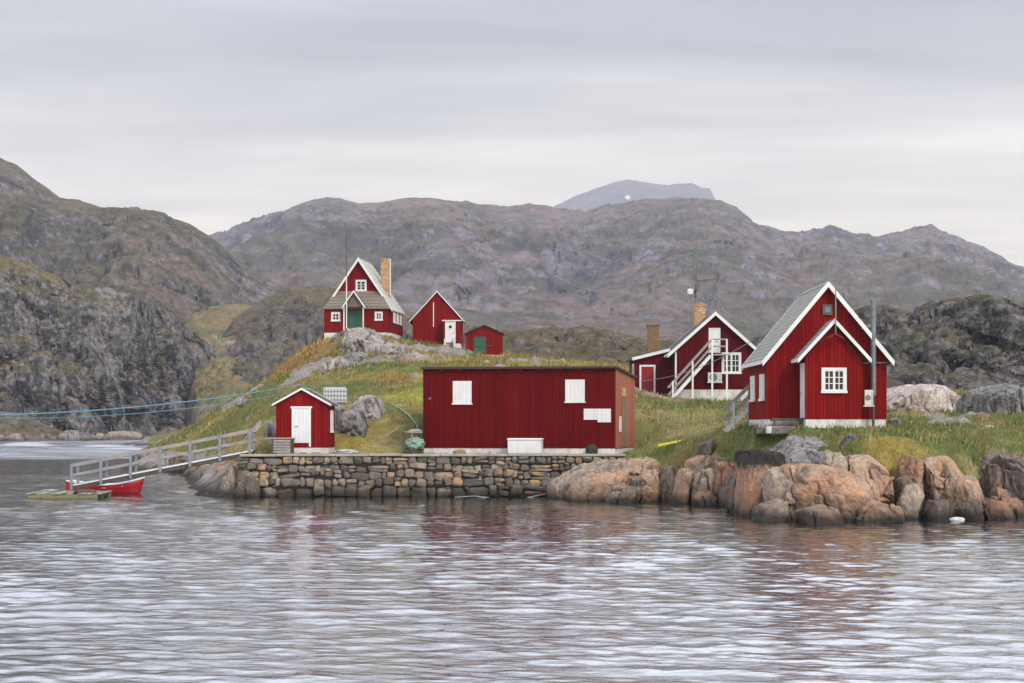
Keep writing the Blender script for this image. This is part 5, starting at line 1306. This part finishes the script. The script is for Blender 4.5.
# ------------------------------------------------------------------ gangway, raft, boat
def build_gangway():
    A = np.array(P(72, 488, 102.2)); B = np.array(P(253, 451.5, 101.0)); A[2] = .42; B[2] = 2.22
    t = thing('gangway', 'long silvered wooden gangway with railings sloping from the quay to the raft', 'gangway', tuple(A))
    v = B - A; L = np.linalg.norm(v); pt = lambda f, y=0, z=0: tuple(v * f + np.array([0, y, z]))
    wd = 1.25
    for y in (0, wd): MB().beam(pt(-.01, y, -.02), pt(1, y, -.02), .08, .24).build('stringer', M['wood_dark'], t)
    MB().beam(pt(-.01, -.06, .09), pt(1, -.06, .09), .03, .075).build('edge_board', M['white_worn'], t)
    dk = MB()
    N = 62
    for k in range(N):
        f = (k + .5) / N; dk.beam(pt(f, -.02, .13), pt(f, wd + .02, .13), L / N * .86, .04, (0, 0, 1))
    dk.build('deck', M['wood_grey'], t)
    for y, sg in ((-.08, -1), (wd + .08, 1)):
        MB().beam(pt(-.005, y, 1.12), pt(1.0, y, 1.12), .07, .15).build('handrail', M['wood_grey'], t)
        MB().beam(pt(-.005, y + .0, .62), pt(1.0, y + .0, .62), .05, .12).build('midrail', M['wood_grey'], t)
        for k in range(7):
            f = .0 + k * .985 / 6
            x, yy, z = pt(f, y + sg * .065, 0)
            MB().box(x - .065, x + .065, yy - .035, yy + .035, z - .12, z + 1.2).build('post', M['zinc'] if False else M['wood_post'], t)

def build_raft():
    X0, X1 = P(24, 499, 97.5)[0], P(100, 499, 97.5)[0]; t = thing('raft', 'low mossy log raft floating at the foot of the gangway', 'raft', ((X0 + X1) / 2, 99.2, 0), R(3))
    hw = (X1 - X0) / 2
    rs = np.random.RandomState(3)
    for k in range(4):
        y = -1.7 + k * 1.1
        MB().tube((-hw + rs.rand() * .3, y, .06), (hw - rs.rand() * .3, y, .06), .17, 10).build('log', M['mossy_wood'], t, smooth=False)
    for k in range(15):
        x = -hw + .15 + k * (2 * hw - .3) / 14
        if k in (4, 9): continue
        MB().box(x - .10, x + .1, -1.9 + rs.rand() * .2, 1.75 + rs.rand() * .15, .225, .275 + rs.rand() * .02).build('plank', (M['wood_pale'], M['mossy_wood'], M['wood_grey'])[k % 3], t)
    q = blob('seaweed', (.5, .4, .12), (.9, -.8, .3), M['wood_dark'], 4, .6, 10); q.parent = t
    q = blob('seaweed', (.4, .3, .1), (-1.1, .5, .3), M['net_green'], 7, .6, 10); q.parent = t; q['label'] = 'scrap of green net'

def build_boat():
    c = P(105, 492, 104.9); t = thing('rowing_boat', 'red wooden rowing boat with white gunwale moored beneath the gangway', 'boat', (c[0], c[1], 0), R(-4))
    n, mm = 25, 9; Lh = 1.92
    def sec(s):      # s -1 stern .. 1 bow : half beam, sheer height, keel height
        b = .72 * (1 - max(0, s) ** 2.6) * (1 - .35 * max(0, -s) ** 2.0) + .012
        sh = .46 + .38 * max(0, s) ** 2 + .22 * max(0, -s) ** 2
        kl = -.14 + .42 * max(0, s - .55) ** 1.5 * 1.4
        return b, sh, kl
    V = []; Q = []
    ss = np.linspace(-1, 1, n)
    for s in ss:
        b, sh, kl = sec(s)
        for j in range(mm):
            a = -1 + 2 * j / (mm - 1); y = b * math.copysign(abs(a) ** .62, a); z = kl + (sh - kl) * abs(a) ** 2.1
            V.append((s * Lh + .10 * (z - .2) * (s > 0) * s * 3, y, z))
    Q = grid_quads(n, mm)
    V = np.array(V)
    hull = mesh_np('hull', V, Q, M['boat_red'], t)
    so = hull.modifiers.new('thick', 'SOLIDIFY'); so.thickness = .03
    m = MB(); b, sh, kl = sec(-1)
    m.add(V[:mm], [tuple(range(mm))]); tr = m.build('transom', M['boat_red'], t)
    so = tr.modifiers.new('thick', 'SOLIDIFY'); so.thickness = .04
    for sg in (0, mm - 1):
        pts = [tuple(V[i * mm + sg] + np.array([0, 0, .01])) for i in range(n)]; curve_tube('gunwale', pts, .042, M['boat_white'], t, 8)
    inner = []
    for s in ss[1:-2]:
        b, sh, kl = sec(s)
        for j in range(7):
            a = -1 + 2 * j / 6; y = (b - .05) * math.copysign(abs(a) ** .62, a); z = kl + .06 + (sh - .03 - kl - .06) * abs(a) ** 2.1; inner.append((s * Lh, y, z))
    mesh_np('lining', np.array(inner), grid_quads(n - 3, 7), M['boat_white'], t)
    for s in (-.55, .05, .5):
        b, sh, kl = sec(s); MB().box(s * Lh - .12, s * Lh + .12, -b + .06, b - .06, sh - .16, sh - .12).build('thwart', M['boat_white'], t)

def build_ropes():
    def sag(a, b, s, n=24):
        a, b = np.array(a), np.array(b)
        return [tuple(a + (b - a) * f - np.array([0, 0, s * 4 * f * (1 - f)])) for f in np.linspace(0, 1, n)]
    a = P(-60, 415.5, 96); b = P(305, 384, 104.8)
    c = curve_tube('mooring_rope', sag(a, b, .42), .030, M['rope_blue']); tag(c, 'faded blue rope strung across the channel to the small red shed, the thicker strand', 'rope')
    a2 = P(-60, 416.5, 96.5); c = curve_tube('mooring_rope', sag(a2, P(318, 387, 105.2), .62), .017, M['rope_blue']); tag(c, 'thinner lower strand of the blue rope across the channel', 'rope')
    a, b = P(617, 379, 101.6), P(756, 336, 95.2)
    c = curve_tube('cable', sag(P(636, 381, 109.5), P(768, 330, 92.5), .55), .016, M['rope_grey']); tag(c, 'grey cable hanging between the long shed and the porch house', 'cable')
    p = []
    for px, py, d in ((388, 403, 113), (398, 408, 111.5), (408, 412, 110), (416, 414, 108.5), (424, 416, 107.5)):
        x, y, z = P(px, py, d); p.append((x, y, float(ground([x], [y])[0]) + .1))
    c = curve_tube('hose', p, .04, M['rope_green']); tag(c, 'green hose lying down the slope to the left end of the long shed', 'hose')
    # loose rope along the foot of the quay
    p = [P(px, py, 99.3) for px, py in ((455, 497), (475, 496), (500, 499), (525, 498), (545, 494), (572, 489))]
    c = curve_tube('mooring_line', p, .022, M['rope_grey']); tag(c, 'slack grey mooring line along the foot of the stone quay wall', 'rope')

M['rock_slate'] = m_rock('slate_grey_bedrock', (.16, .155, .15), (.105, .1, .1), (.22, .21, .2), tide=False, crack=.8)
M['rock_streak'] = m_rock('streaked_grey_bedrock', (.27, .26, .255), (.2, .195, .19), (.09, .088, .085), tide=False, crack=.9, streakv=(2.2, 2.2, .25), pale=(.42, .34, .29))
M['rock_stump'] = m_rock('grey_brown_bedrock', (.22, .19, .165), (.15, .12, .1), (.09, .08, .07), tide=False, crack=.8)
M['wood_post'] = m_plain('blue_grey_post', (.22, .24, .27), (.15, .16, .18), 4, .8)

def _block():
    m = m_rock('black_topped_bedrock', (.40, .215, .125), (.34, .2, .13), (.25, .16, .11), crack=.5)
    t = NT.__new__(NT); t.m = m; t.t = m.node_tree; t.b = t.t.nodes['Principled BSDF']
    src = t.b.inputs['Base Color'].links[0].from_socket
    p = t.pos(); z = t.sep(p)[2]; n = t.noise(p, 1.6, 6, .7)
    f = t.mr(t.math('ADD', z, t.math('MULTIPLY', n, 1.6)), 2.55, 2.85, 0., .95)
    t.t.links.new(t.mix(f, src, (.014, .013, .013)), t.b.inputs['Base Color'])
    return m
M['rock_block'] = _block()
build_ground(); build_grass(); build_hills(); build_water(); build_light()
main_house(); side_stair(); storage(); boat_shed(); hill_house(); hill_gable(); hill_hut(); mid_house()
build_rocks(); build_quay(); build_quay_things(); build_gangway(); build_raft(); build_boat(); build_ropes()
